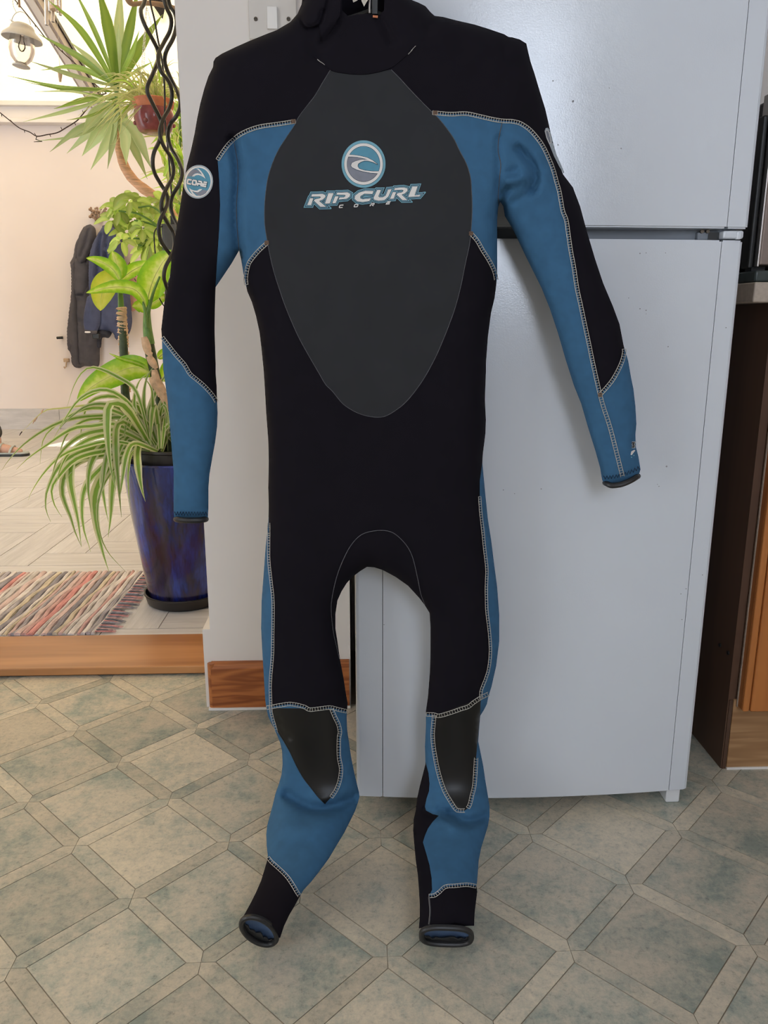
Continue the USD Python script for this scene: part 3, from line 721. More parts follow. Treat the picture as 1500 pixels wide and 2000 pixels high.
# how far it bulges: a membrane held at the outline
GS = 2.5
GX0, GY0 = 300.0, -60.0
gw, gh = int(970 / GS), int(1930 / GS)
gx, gy = np.meshgrid(GX0 + np.arange(gw) * GS, GY0 + np.arange(gh) * GS)
inside = contains_xy(unary_union([OUT, LR, RR]), gx, gy)
idx = -np.ones(inside.shape, int); idx[inside] = np.arange(inside.sum())
N = inside.sum()
rows, cols, vals = [np.arange(N)], [np.arange(N)], [np.full(N, 4.0)]
for dy, dx in ((0, 1), (0, -1), (1, 0), (-1, 0)):
    nb = np.roll(idx, (-dy, -dx), (0, 1))
    ok = inside & (nb >= 0)
    rows.append(idx[ok]); cols.append(nb[ok]); vals.append(np.full(ok.sum(), -1.0))
A = sparse.csr_matrix((np.concatenate(vals), (np.concatenate(rows), np.concatenate(cols))), (N, N))
phi = np.zeros(inside.shape); phi[inside] = spsolve(A.tocsc(), np.full(N, GS * GS))
PXM = 0.00078
raw = 0.78 * np.sqrt(np.maximum(2 * phi, 0)) * PXM
HMAP = 0.060 * np.tanh(raw / 0.060)

# folds: (points, half width in pixels, depth in metres); negative depth is a ridge
FOLDS = [([(456, 274), (463, 310), (465, 350), (462, 400), (463, 440), (467, 486)], 10, 0.016),
         ([(440, 330), (446, 400), (450, 470)], 12, 0.003),
         ([(974, 270), (975, 320), (974, 380)], 7, 0.005),
         ([(1014, 292), (1028, 306), (1042, 325), (1046, 350), (1040, 372)], 9, 0.014),
         ([(974, 372), (980, 350), (995, 338), (1008, 334)], 8, 0.006),
         ([(990, 352), (1006, 352), (1020, 345)], 12, -0.011),
         ([(975, 402), (982, 384), (992, 370)], 7, 0.014),
         ([(1003, 395), (1022, 385), (1038, 370)], 8, 0.004),
         ([(560, 1553), (595, 1573), (625, 1580), (655, 1574), (692, 1558)], 11, 0.020),
         ([(545, 1520), (575, 1540), (600, 1556)], 16, 0.004),
         ([(560, 1610), (600, 1618), (650, 1606)], 22, -0.008),
         ([(833, 1582), (848, 1588), (862, 1583), (872, 1590)], 9, 0.010),
         ([(880, 1588), (905, 1602), (925, 1604), (948, 1594)], 10, 0.018),
         ([(846, 1606), (862, 1602), (885, 1612)], 9, -0.005),
         ([(868, 1615), (900, 1622), (940, 1612)], 16, -0.004),
         ([(505, 475), (500, 520), (510, 570)], 22, 0.003),
         ([(545, 1405), (552, 1425), (566, 1442)], 4, 0.0025),
         ([(630, 84), (662, 50)], 9, 0.006), ([(745, 38), (766, 80)], 9, 0.006),
         ([(588, 38), (600, 53), (622, 47), (630, 22)], 5, 0.006), ([(602, 65), (612, 95), (622, 106)], 14, 0.005),
         ([(849, 31), (835, 60)], 10, 0.004), ([(993, 72), (985, 100)], 9, 0.003), ([(421, 118), (450, 130)], 10, 0.003),
         ([(829, 1181), (812, 1165)], 7, 0.006)]


def seg_dist(p, line):
    l = np.asarray(smooth_line(line, 24)); best = np.full(len(p), 1e9)
    for a, b in zip(l[:-1], l[1:]):
        d = b - a
        t = np.clip(((p - a) @ d) / (d @ d + 1e-9), 0, 1)
        best = np.minimum(best, np.linalg.norm(p - (a + t[:, None] * d), axis=1))
    return best


gp = np.c_[gx.ravel(), gy.ravel()]
FMAP = np.zeros(len(gp))
for line, w, dep in FOLDS:
    l = np.asarray(line)
    near = (gp[:, 0] > l[:, 0].min() - 3 * w) & (gp[:, 0] < l[:, 0].max() + 3 * w) & (gp[:, 1] > l[:, 1].min() - 3 * w) & (gp[:, 1] < l[:, 1].max() + 3 * w)
    FMAP[near] -= dep * np.exp(-(seg_dist(gp[near], line) / w) ** 2)
FMAP += 0.0030 * (meshkit.fbm(np.c_[gp / 75.0, np.zeros(len(gp))], 2, 5) - 0.5)
FMAP = FMAP.reshape(gx.shape)
HMAP2 = np.maximum(HMAP + FMAP * np.clip(HMAP / 0.012, 0, 1), np.minimum(HMAP, 0.001))


def sample(m, p):
    return ndimage.map_coordinates(m, [(p[:, 1] - GY0) / GS, (p[:, 0] - GX0) / GS], order=1, mode='nearest')


YS = 1.186


def mid_t(d):
    """Distance along the ray to the middle of the suit: a hanging plane that turns forward over the floor."""
    t1 = YS / d[:, 1]
    # shin plane: z = .078 at y = YS, .046 at y = .98
    k = (0.074 - 0.047) / (YS - 0.98)
    t2 = (0.074 - k * YS - EYE[2]) / (d[:, 2] - k * d[:, 1])
    t2 = np.where((t2 > 0) & (t2 < 50), t2, 50)
    s = 0.035
    m = np.minimum(t1, t2)
    return m - s * np.log(np.exp(-(t1 - m) / s) + np.exp(-(t2 - m) / s))


def suit(p, lift=0.0, side=1):
    p = np.asarray(p, float)
    d = ray(p); L = np.linalg.norm(d, axis=1)
    hh = sample(HMAP2, p) if side > 0 else sample(HMAP, p) * 0.55
    t = mid_t(d) - side * (hh + lift) / L
    q = EYE + d * t[:, None]
    if side < 0:
        low = q[:, 2] < 0.003
        tf = (0.003 - EYE[2]) / d[:, 2]
        q[low] = (EYE + d * tf[:, None])[low]
    return q


def suit_normals(p, side=1):
    e = 2.5
    du = suit(p + [e, 0], 0, side) - suit(p - [e, 0], 0, side); dv = suit(p + [0, e], 0, side) - suit(p - [0, e], 0, side)
    n = np.cross(dv, du); n /= np.linalg.norm(n, axis=1, keepdims=True) + 1e-12
    toward = -ray(p); flip = np.sign((n * toward).sum(1))[:, None]
    return n * np.where(flip == 0, 1, flip) * side


def flat_mesh(poly, step, edge=None):
    """Triangulates a polygon with an even net of points: (points, triangles)."""
    edge = edge or step * 0.6
    pts = []
    for g in getattr(poly, 'geoms', [poly]):
        if g.geom_type != 'Polygon' or g.area < 1e-9:
            continue
        rings = [g.exterior, *g.interiors]
        b = np.vstack([np.array(r.segmentize(edge).coords)[:-1] for r in rings])
        x0, y0, x1, y1 = g.bounds
        gy_, gx_ = np.mgrid[y0:y1:step * 0.866, x0:x1:step]
        gx_ = gx_ + (np.arange(gx_.shape[0]) % 2)[:, None] * step / 2
        c = np.c_[gx_.ravel(), gy_.ravel()]
        inner = g.buffer(-edge * 0.55)
        c = c[contains_xy(inner, c[:, 0], c[:, 1])] if not inner.is_empty else c[:0]
        p = np.vstack([b, c])
        if len(p) < 3:
            continue
        try:
            tri = Delaunay(p + 1e-7 * np.sin(np.arange(len(p)))[:, None]).simplices
        except Exception:
            continue
        m = p[tri].mean(1)
        tri = tri[contains_xy(g.buffer(1e-6), m[:, 0], m[:, 1])]
        a2 = np.cross(p[tri[:, 1]] - p[tri[:, 0]], p[tri[:, 2]] - p[tri[:, 0]])
        tri = tri[np.abs(a2) > 1e-6]
        pts.append((p, tri))
    if not pts:
        return None, None
    V = np.vstack([p for p, _ in pts]); o = np.cumsum([0] + [len(p) for p, _ in pts[:-1]])
    return V, np.vstack([t + k for (_, t), k in zip(pts, o)])


def suit_part(name, poly, m, parent, step=9, lift=0.0, side=1, label=None, kind=None):
    p, f = flat_mesh(poly, step)
    if p is None:
        return None
    v = suit(p, lift, side)
    # wind the faces towards their normals
    n = suit_normals(p, side)
    fn = np.cross(v[f[:, 1]] - v[f[:, 0]], v[f[:, 2]] - v[f[:, 0]])
    bad = (fn * n[f[:, 0]]).sum(1) < 0
    f = f.copy(); f[bad] = f[bad][:, ::-1]
    return obj(name, (v, f), m, parent, label, kind=kind, normals=n)


WS = thing('wetsuit', 'full-length black and blue wetsuit hanging in front of the fridge, ankles on the floor', 'wetsuit')

CHEST_L = [(645, 137), (631, 160), (615, 187), (601, 205), (583, 229), (575, 245), (559, 269), (545, 291), (535, 312), (525, 341), (520, 368), (517, 400), (517, 435), (521, 465), (527, 497), (535, 531), (545, 563), (556, 595), (569, 627), (585, 662), (605, 698), (623, 729), (636, 751), (649, 764), (668, 787), (684, 799), (702, 808), (722, 813.5), (742, 815)]
CHEST_R = [(757, 811), (775, 800), (792, 786), (810, 765), (830, 736), (850, 699), (863, 670), (877, 635), (890, 598), (901, 555), (909, 515), (917, 478), (920, 451), (922, 417), (922, 390), (921, 373), (919, 347), (911, 320), (897, 293), (884, 267), (860, 235), (844, 219), (820, 195), (799, 173), (780, 152), (764, 136)]
NECK_ARC = [(764, 136), (731, 142), (705, 145), (675, 143), (645, 137)]
chest = Polygon(CHEST_L + CHEST_R + NECK_ARC[1:-1])
ULS = [(577, 237), (545, 242), (510, 247), (487, 254), (467, 264), (450, 278), (437, 294), (425, 312)]        # upper left seam
SLV_L = [(425, 312), (428, 350), (430, 400), (428, 450), (424, 510), (421, 561)]
ARMH_L = [(456, 272), (463, 310), (465, 350), (462, 400), (463, 440), (467, 489)]
LLS = [(521, 475), (505, 490), (490, 508), (484, 520), (480, 543), (482, 566)]
URS = [(845, 220), (880, 223), (910, 222), (940, 228), (962, 233), (981, 236), (1000, 237), (1016, 241), (1033, 252), (1048, 268), (1060, 285), (1070, 305), (1080, 330), (1087, 355), (1093, 377), (1099, 411), (1106, 430), (1110, 457), (1115, 491), (1121, 523), (1127, 563), (1134, 595), (1143, 638), (1151, 675), (1156, 700), (1163, 732), (1172, 771)]
SLV_R2 = [(1172, 771), (1179, 796), (1191, 833), (1201, 871), (1209, 903), (1216, 931), (1217, 948)]
BR = [(1172, 771), (1183, 759), (1196, 743), (1207, 724), (1215, 706), (1219, 690), (1219, 673)]
ARMH_R = [(981, 238), (974, 272), (973, 296), (978, 320), (976, 345), (973, 380), (974, 402)]
LRS = [(919, 455), (932, 470), (943, 489), (955, 508), (965, 528), (969, 545), (970, 566)]
LFA = [(314, 655), (330, 676), (345, 695), (360, 712), (371, 730), (385, 742), (400, 755), (415, 772), (426, 790)]
SSL = [(525, 1010), (525, 1040), (525, 1093), (529, 1133), (533, 1173), (533, 1227), (532, 1280), (528, 1333), (529, 1381), (530, 1393), (535, 1412), (541, 1432)]
SSR = [(942, 903), (937, 940), (937, 970), (939, 1000), (943, 1035), (947, 1075), (951, 1112), (950, 1149), (951, 1192), (956, 1235), (958, 1272), (955, 1304), (949, 1325), (940, 1349), (939, 1366)]
KSL = [(516, 1383), (529, 1381), (545, 1378), (565, 1375), (580, 1377), (595, 1381), (605, 1386), (625, 1384), (645, 1382), (662, 1386), (680, 1390)]
KSR = [(830, 1395), (848, 1396), (858, 1398), (880, 1392), (900, 1385), (915, 1380), (925, 1372), (939, 1363), (960, 1352)]
KPL_L = [(530, 1383), (532, 1400), (537, 1414), (541, 1425), (547, 1436), (554, 1447), (567, 1470), (580, 1497), (593, 1520), (607, 1538), (622, 1557), (635, 1570)]
KPL_R = [(647, 1557), (657, 1542), (664, 1522), (666, 1500), (662, 1477), (662, 1442), (664, 1430), (661, 1415), (654, 1400), (647, 1384)]
KPR_L = [(848, 1397), (846, 1420), (845, 1437), (847, 1460), (852, 1490), (858, 1515), (867, 1542), (878, 1562), (890, 1580), (897, 1583), (908, 1583)]
KPR_R = [(914, 1578), (918, 1570), (922, 1553), (926, 1537), (928, 1515), (930, 1480), (932, 1455), (935, 1425), (938, 1395), (939, 1364)]
ASL = [(518, 1668), (530, 1683), (540, 1692), (553, 1704), (563, 1715), (573, 1730), (580, 1742), (590, 1757)]
ASR = [(838, 1750), (848, 1749), (857, 1743), (870, 1732), (890, 1730), (912, 1728), (936, 1732)]
BLK_R = [(831, 1488), (837, 1510), (839, 1530), (838, 1545), (833, 1560), (830, 1575), (832, 1583), (845, 1590), (857, 1593), (845, 1605), (836, 1618), (830, 1632), (826, 1645), (832, 1665), (839, 1690), (843, 1715), (844, 1738), (838, 1750), (840, 1780), (838, 1812)]
GUS = [(664, 1292), (657, 1262), (651, 1235), (647, 1197), (648, 1171), (656, 1133), (667, 1101), (683, 1069), (701, 1048), (720, 1039), (747, 1036), (768, 1041), (787, 1057), (800, 1075), (808, 1096), (816, 1131), (822, 1160), (831, 1183)]
COL = [(613, 111), (620, 115), (645, 136), (675, 143), (705, 145), (731, 142), (760, 134), (773, 126), (795, 107), (812, 91)]

region = {}
left = OUT
region['chest_panel'] = chest
uL = Polygon(ULS + SLV_L[1:] + [(470, 600), (482, 566)] + LLS[::-1] + [(517, 400), (600, 340), (640, 250)]).buffer(0).difference(chest)
aL = Polygon(ARMH_L + [(467, 600), (380, 600), (380, 312), (425, 290), (445, 262)]).buffer(0)
region['sleeve_inner_panel'] = uL.intersection(aL)
region['side_panel'] = uL.difference(aL)
uR = Polygon(URS + SLV_R2[1:] + [(1190, 980), (1100, 950), (985, 600), (970, 566)] + LRS[::-1] + [(880, 400), (800, 300)]).buffer(0).difference(chest)
aR = Polygon(ARMH_R + [(975, 600), (1150, 1000), (1230, 960), (1300, 700), (1100, 200), (990, 200)]).buffer(0)
region['sleeve_inner_panel_'] = uR.intersection(aR)
region['side_panel_'] = uR.difference(aR)
fL = Polygon(LFA + [(460, 800), (460, 1030), (300, 1030), (300, 655)]).buffer(0)
region['forearm_panel'] = fL.intersection(Polygon([(280, 600), (460, 600), (460, 1030), (280, 1030)]))
fR = Polygon(BR + [(1300, 673), (1300, 960), (1217, 960)] + SLV_R2[::-1]).buffer(0)
region['forearm_panel_'] = fR
NECK = Polygon([(670, -90), (668, 20), (680, 32), (697, 28), (720, 27), (740, 31), (750, 20), (754, -90)])
OUT_FULL = OUT
OUT = OUT.difference(NECK).buffer(0)
region['collar'] = Polygon([(575, -80), (577, 36), (590, 70), (602, 98)] + COL + [(838, 70), (850, 20), (820, -80)]).buffer(0).difference(chest)
sL = Polygon([(280, -100), (577, -100)] + [(577, 36), (590, 70), (602, 98)] + COL[:3] + CHEST_L[:6] + ULS + SLV_L[1:] + [(432, 700), (432, 795)] + LFA[::-1] + [(280, 640)]).buffer(0)
region['shoulder_panel'] = sL
sR = Polygon([(850, 20), (838, 70)] + COL[::-1][:3] + [(764, 136)] + CHEST_R[::-1][:7] + URS + BR[1:] + [(1320, 673), (1320, -100), (860, -100)]).buffer(0)
region['shoulder_panel_'] = sR
region['crotch_gusset'] = Polygon(GUS + [(838, 1200), (800, 1220), (720, 1080), (690, 1150), (672, 1280)]).buffer(0)
region['thigh_side_strip'] = Polygon(SSL + [(490, 1440), (480, 1010)]).buffer(0)
region['thigh_side_strip_'] = Polygon(SSR + [(939, 1398), (990, 1398), (1000, 900)]).buffer(0)
region['knee_pad'] = Polygon(KPL_L + KPL_R).buffer(0)
region['knee_pad_'] = Polygon(KPR_L + KPR_R).buffer(0)
region['ankle_panel'] = Polygon(ASL + [(620, 1900), (430, 1900), (430, 1668)]).buffer(0)
region['calf_back_panel'] = Polygon(BLK_R + [(838, 1880), (780, 1880), (780, 1488)]).buffer(0)
region['ankle_panel_'] = Polygon(ASR + [(960, 1880), (838, 1880)]).buffer(0)
kneeL = Polygon(KSL + [(760, 1390), (760, 1800), (440, 1800), (440, 1383)]).buffer(0)
kneeR = Polygon(KSR + [(1000, 1352), (1000, 1880), (770, 1880), (770, 1395)]).buffer(0)
region['shin_panel'] = kneeL
region['shin_panel_'] = kneeR
region['torso_panel'] = OUT.buffer(5)
ORDER = ['chest_panel', 'collar', 'sleeve_inner_panel', 'side_panel', 'sleeve_inner_panel_', 'side_panel_', 'forearm_panel', 'forearm_panel_', 'shoulder_panel', 'shoulder_panel_', 'crotch_gusset', 'knee_pad', 'knee_pad_', 'thigh_side_strip', 'thigh_side_strip_', 'ankle_panel', 'calf_back_panel', 'ankle_panel_', 'shin_panel', 'shin_panel_', 'torso_panel']
LOOK = {'chest_panel': 'rubber_grey', 'knee_pad': 'rubber_gloss', 'side_panel': 'neo_blue', 'sleeve_inner_panel': 'neo_blue', 'forearm_panel': 'neo_blue', 'thigh_side_strip': 'neo_blue', 'shin_panel': 'neo_blue'}
PLAB = {'chest_panel': 'matte dark grey oval rubber chest panel', 'knee_pad': 'glossy black rubber knee pad', 'side_panel': 'blue panel beside the chest', 'sleeve_inner_panel': 'blue inner sleeve', 'forearm_panel': 'blue forearm', 'thigh_side_strip': 'narrow blue strip along the thigh', 'shin_panel': 'blue shin'}
taken, SP = Polygon(), {}
for k in ORDER:
    nm = k.rstrip('_')
    g = region[k].intersection(OUT).difference(taken).buffer(-0.01).buffer(0.01)
    parts = [q for q in getattr(g, 'geoms', [g]) if q.geom_type == 'Polygon' and q.area > 30]
    if not parts:
        continue
    SP[k] = suit_part(nm, MultiPolygon(parts), M[LOOK.get(nm, 'neo_black')], WS, 8, label=PLAB.get(nm))
    taken = unary_union([taken, region[k].buffer(0.001)])
suit_part('back_panel', OUT_FULL, M['neo_black'], WS, 9, side=-1)


def suit_tube(line, r, lift, step=4, sides=4, smooth=True):
    L = LineString(line).length
    p = smooth_line(line, max(3, int(L / step))) if smooth else np.asarray(line)
    return tube(suit(p, lift), r, sides)


def overlock(line, wid=3.5, pitch=5.0, r=0.00052, lift=0.0007):
    """A flatlock seam: two rails and a ladder of threads."""
    L = LineString(line).length
    p = smooth_line(line, max(4, int(L / 2.5)))
    t = np.gradient(p, axis=0); t /= np.linalg.norm(t, axis=1, keepdims=True) + 1e-9
    n = np.c_[-t[:, 1], t[:, 0]]
    k = int(2.5 and pitch / 2.5)
    ms = [tube(suit(p + n * wid, lift), r * 1.1, 4), tube(suit(p - n * wid, lift), r * 1.1, 4)]
    zz = p[::k] + n[::k] * (wid * np.where(np.arange(len(p[::k])) % 2, 1, -1))[:, None]
    zz = np.repeat(p[::k], 2, axis=0); nn = np.repeat(n[::k], 2, axis=0)
    sg = np.tile([1, -1, -1, 1], len(zz) // 4 + 1)[:len(zz)]
    ms.append(tube(suit(zz + nn * (wid * sg)[:, None], lift), r, 4))
    return cat(ms)


def clip_line(line):
    g = LineString(line).intersection(OUT.buffer(-1.0))
    g = max(getattr(g, 'geoms', [g]), key=lambda q: q.length)
    return np.array(g.coords)


for ln in (ULS, LLS, URS, SLV_R2[:-1], BR, LRS, LFA, KSL, KSR, KPL_R, KPR_L, KPR_R[:6], ASL, ASR):
    obj('seam_stitching', overlock(clip_line(ln)), M['thread'], WS, 'pale overlock seam')
for ln in (SSL, SSR[2:]):
    obj('seam_stitching', overlock(clip_line(ln), 2.4, 5.0), M['thread'], WS, 'pale overlock seam')
for ln in (ARMH_L, ARMH_R, GUS):
    obj('hidden_seam', suit_tube(clip_line(ln), 0.0006, 0.0004), M['thread_dim'], WS)
for ln in ([(838, 1752), (840, 1780), (838, 1806)],):
    obj('hidden_seam', suit_tube(clip_line(ln), 0.0012, 0.0005), M['dark_grey'], WS)
for ln in ([(797, 106), (812, 90)], [(620, 116), (634, 127)]):
    obj('hidden_seam', suit_tube(ln, 0.0006, 0.0006), M['thread'], WS)
for ln in ((CHEST_L + CHEST_R),):
    obj('panel_edge', suit_tube(ln, 0.00045, 0.0001), M['thread_dim'], WS)
obj('panel_edge', suit_tube(KPL_L[3:], 0.0009, 0.0003), M['rubber_gloss'], WS)
obj('panel_edge', suit_tube(COL, 0.0008, 0.0003), M['neo_black'], WS)
# bar tacks at the seam ends
for (x, y) in ((573, 237), (850, 220), (1172, 771), (521, 474), (920, 456)):
    obj('bar_tack', cat([suit_tube([(x - 4, y - 3 + 2 * k), (x + 4, y - 3 + 2 * k)], 0.0007, 0.0011, smooth=False) for k in range(4)]), M['tack'], WS)
# zigzag above the sleeve hems, and rubber hems
for a, b in (((341, 1003), (405, 1003)), ((1179, 933), (1249, 913))):
    n = 23
    z = [(a[0] + (b[0] - a[0]) * k / n, a[1] + (b[1] - a[1]) * k / n + (3.5 if k % 2 else -3.5) + (5 * math.sin(math.pi * k / n) if a[0] > 900 else 0)) for k in range(n + 1)]
    obj('hem_zigzag', suit_tube(z, 0.0006, 0.0006, smooth=False), M['thread_dark'], WS)
for pts, r in (([(344, 1014), (356, 1016), (372, 1016.5), (390, 1016), (402, 1014)], 0.0046), ([(1182, 943), (1193, 948), (1205, 947.5), (1217, 945), (1233, 938), (1246, 930)], 0.0044)):
    p = smooth_line(pts, 24)
    d = ray(p); c = (p - p.mean(0)); u = np.linspace(-1, 1, len(p)); bulge = 0.017 * np.sqrt(np.maximum(1 - u ** 2, 0))
    t = mid_t(d); L = np.linalg.norm(d, axis=1)
    f_ = EYE + d * (t - bulge / L)[:, None]; b_ = EYE + d * (t + 0.6 * bulge / L)[:, None]
    loop = np.vstack([f_, b_[::-1][1:-1]])
    obj('wrist_hem', tube(loop, r, 10, closed=True), M['rubber_rim'], WS, 'black rubber hem')
# ankle openings
for E_, flap in ((LRIM, [(0, 0)]), (RRIM, [(0, 0)])):
    c = np.array([E_[:2]], float); dc = ray(c); cc = (EYE + dc * mid_t(dc)[:, None])[0]
    cc[2] = max(cc[2], 0.036)
    BK = dc[0] / np.linalg.norm(dc[0])
    nrm = np.array([0, 1.0, 0.35]); nrm /= np.linalg.norm(nrm)

    def rim_pts(k, back=0.0, a0=0, a1=360, n=48):
        d = ray(ellipse(E_, k, a0, a1, n))
        t = ((cc - EYE) @ nrm) / (d @ nrm)
        q = EYE + d * t[:, None] + BK * back
        q[:, 2] = np.maximum(q[:, 2], 0.005)
        return q
    ring = rim_pts(0.90)
    hem = obj('ankle_hem', tube(ring, 0.0040, 10, closed=True), M['rubber_rim'], WS, 'black rubber ankle hem')
    rings = [rim_pts(0.90), rim_pts(0.82, 0.008), rim_pts(0.55, 0.014), rim_pts(0.25, 0.016)]
    v = np.vstack(rings + [rings[-1].mean(0, keepdims=True)]); n = 48; f = []
    for i in range(3):
        for j in range(n):
            j2 = (j + 1) % n
            f += [(i * n + j, i * n + j2, (i + 1) * n + j2), (i * n + j, (i + 1) * n + j2, (i + 1) * n + j)]
    f += [(3 * n + j, 3 * n + (j + 1) % n, 4 * n) for j in range(n)]
    obj('lining', (v, np.array(f)), M['neo_lining'], WS, 'dark blue lining seen inside the ankle')
    # inner seam tape sagging along the lower half of the opening
    lo = rim_pts(0.88, 0.004, 0, 180, 36)
    e = ellipse(E_, 0.86, 0, 180, 36); mid_ = ellipse(E_, 0.86, 180, 360, 37)[:36][::-1]
    up = e + (mid_ - e) * (0.36 + 0.05 * np.sin(np.arange(36) * 1.3) + 0.04 * np.sin(np.arange(36) * 0.5))[:, None]
    d = ray(up); t = ((cc - EYE) @ nrm) / (d @ nrm)
    up = EYE + d * t[:, None] + BK * 0.004
    f = []
    for j in range(35):
        f += [(j, j + 1, 36 + j + 1), (j, 36 + j + 1, 36 + j)]
    obj('inner_tape', (np.vstack([lo, up]), np.array(f)), M['rubber_rim'], WS)
    obj('hem_fold', tube(up, 0.0012, 6), M['rubber_rim'], WS)


# ---- prints
def crop(pts, x0, y0, s):
    return [(x0 + a / s, y0 + b / s) for a, b in pts]


def ink(name, poly, m, parent, lift, step=5):
    return suit_part(name, poly, m, parent, step, lift)


LOGO = SP['chest_panel']
C = lambda pts: crop(pts, 580, 260, 5.769)
cx, cy = C([(750, 348)])[0]
ell = lambda k: Polygon(ellipse((cx, cy, 43 * k, 46.3 * k, 0), n=72))
ink('emblem', ell(1.0), M['ink_teal_light'], LOGO, 0.0006)
ink('emblem', ell(0.875).difference(ell(0.755)), M['ink_white'], LOGO, 0.0016, 3)
ink('emblem', ell(0.885), M['ink_dark'], LOGO, 0.0010)
disc = ell(0.74)
ink('emblem', disc, M['ink_teal'], LOGO, 0.0014)
wave = Polygon(C([(560, 241), (590, 243), (650, 247), (720, 258), (790, 275), (850, 305), (908, 352), (860, 328), (800, 312), (760, 311), (720, 325), (690, 345), (683, 372), (700, 400), (760, 420), (850, 430), (950, 430), (950, 455), (915, 454), (830, 448), (740, 431), (670, 410), (620, 385), (608, 365), (620, 335), (660, 315), (720, 299), (798, 297), (750, 285), (680, 271), (620, 266), (560, 266)])).buffer(0)
grey = Polygon(C([(520, 272), (620, 272), (680, 277), (745, 290), (775, 297), (720, 303), (660, 319), (612, 340), (602, 365), (614, 388), (668, 415), (740, 437), (830, 454), (960, 462), (900, 640), (560, 640), (480, 400)])).buffer(0)
ink('emblem', grey.intersection(disc), M['ink_grey'], LOGO, 0.0018)
ink('emblem', wave.buffer(0.7).intersection(disc), M['ink_dark'], LOGO, 0.0021, 3)
ink('emblem', wave.intersection(ell(0.77)), M['ink_white'], LOGO, 0.0025, 3)
LET = [[(160, 715), (172, 688), (290, 685), (320, 700), (320, 722), (290, 750), (250, 765), (328, 829), (265, 831), (203, 772), (190, 762), (205, 745), (255, 735), (272, 720), (255, 714)], [(116, 811), (147, 733), (185, 733), (160, 811)],
       [(315, 794), (355, 675), (413, 675), (370, 792)],
       [(443, 693), (455, 671), (570, 667), (600, 684), (594, 715), (560, 740), (470, 748), (480, 725), (530, 722), (548, 707), (540, 696)], [(398, 791), (430, 712), (470, 712), (435, 790)],
       [(862, 652), (850, 686), (760, 682), (716, 710), (712, 733), (740, 745), (833, 735), (815, 766), (740, 776), (680, 769), (650, 742), (655, 705), (700, 670), (770, 650)],
       [(905, 640), (947, 640), (917, 712), (930, 724), (970, 721), (1000, 703), (1028, 635), (1067, 632), (1030, 715), (985, 755), (920, 763), (872, 751), (862, 730)],
       [(1093, 642), (1105, 619), (1200, 611), (1243, 622), (1247, 650), (1215, 680), (1180, 693), (1244, 755), (1190, 756), (1122, 692), (1135, 676), (1185, 666), (1202, 646), (1185, 638)], [(1048, 741), (1080, 665), (1117, 665), (1090, 739)],
       [(1253, 719), (1300, 602), (1360, 599), (1325, 702), (1395, 694), (1378, 714)]]
letters = [Polygon(C(q)).buffer(0) for q in LET]
white = unary_union(letters)
ink('brand_lettering', white.buffer(5.0, join_style=2, mitre_limit=2.2), M['ink_teal_light'], LOGO, 0.0006, 4)
ink('brand_lettering', white.buffer(3.5, join_style=2, mitre_limit=2.2), M['ink_dark'], LOGO, 0.0010, 4)
ink('brand_lettering', white.buffer(2.2, join_style=2, mitre_limit=2.0), M['ink_teal_light'], LOGO, 0.0014, 4)
ink('brand_lettering', white.buffer(1.0, join_style=2), M['ink_dark'], LOGO, 0.0018, 4)
for q in letters:
    ink('letter', q, M['ink_white'], LOGO, 0.0023, 4)


def stroke_letter(ch):
    """Wide squared capitals in a unit box, y up."""
    S = {'C': [[(0.95, 0.88), (0.2, 0.88), (0.1, 0.75), (0.1, 0.25), (0.2, 0.12), (0.95, 0.12)]], 'O': [[(0.2, 0.88), (0.8, 0.88), (0.9, 0.75), (0.9, 0.25), (0.8, 0.12), (0.2, 0.12), (0.1, 0.25), (0.1, 0.75), (0.2, 0.88)]],
         'R': [[(0.1, 0.0), (0.1, 0.45), (0.8, 0.45), (0.9, 0.55), (0.9, 0.8), (0.8, 0.88), (0.1, 0.88)], [(0.45, 0.45), (0.9, 0.0)]], 'E': [[(0.95, 0.88), (0.15, 0.88)], [(0.9, 0.5), (0.1, 0.5), (0.1, 0.12), (0.9, 0.12)]],
         'A': [[(0.15, 0.88), (0.8, 0.88), (0.9, 0.78), (0.9, 0.0)], [(0.12, 0.0), (0.12, 0.42), (0.85, 0.42)]], '3': [[(0.1, 0.9), (0.9, 0.9), (0.5, 0.55), (0.9, 0.4), (0.85, 0.1), (0.1, 0.1)]]}[ch]
    return S


def word(ch, x, y, w, hgt, slant, ux=(1, 0), uy=(0, -1), wid=0.2):
    ls = []
    for q in stroke_letter(ch):
        ls.append(LineString([(x + (a * w + b * slant * w) * ux[0] + b * hgt * uy[0], y + (a * w + b * slant * w) * ux[1] + b * hgt * uy[1]) for a, b in q]).buffer(wid * hgt / 2, cap_style=2, join_style=2))
    return unary_union(ls)


for ch, (a, b) in zip('CORE', ((468, 844), (636, 836), (818, 824), (1000, 804))):
    x, y = C([(a, b)])[0]
    ink('letter', word(ch, x, y, 8.2, 6.0, 0.28, (0.995, -0.06), (0.0, -1), 0.30), M['ink_white'], LOGO, 0.0012, 3)

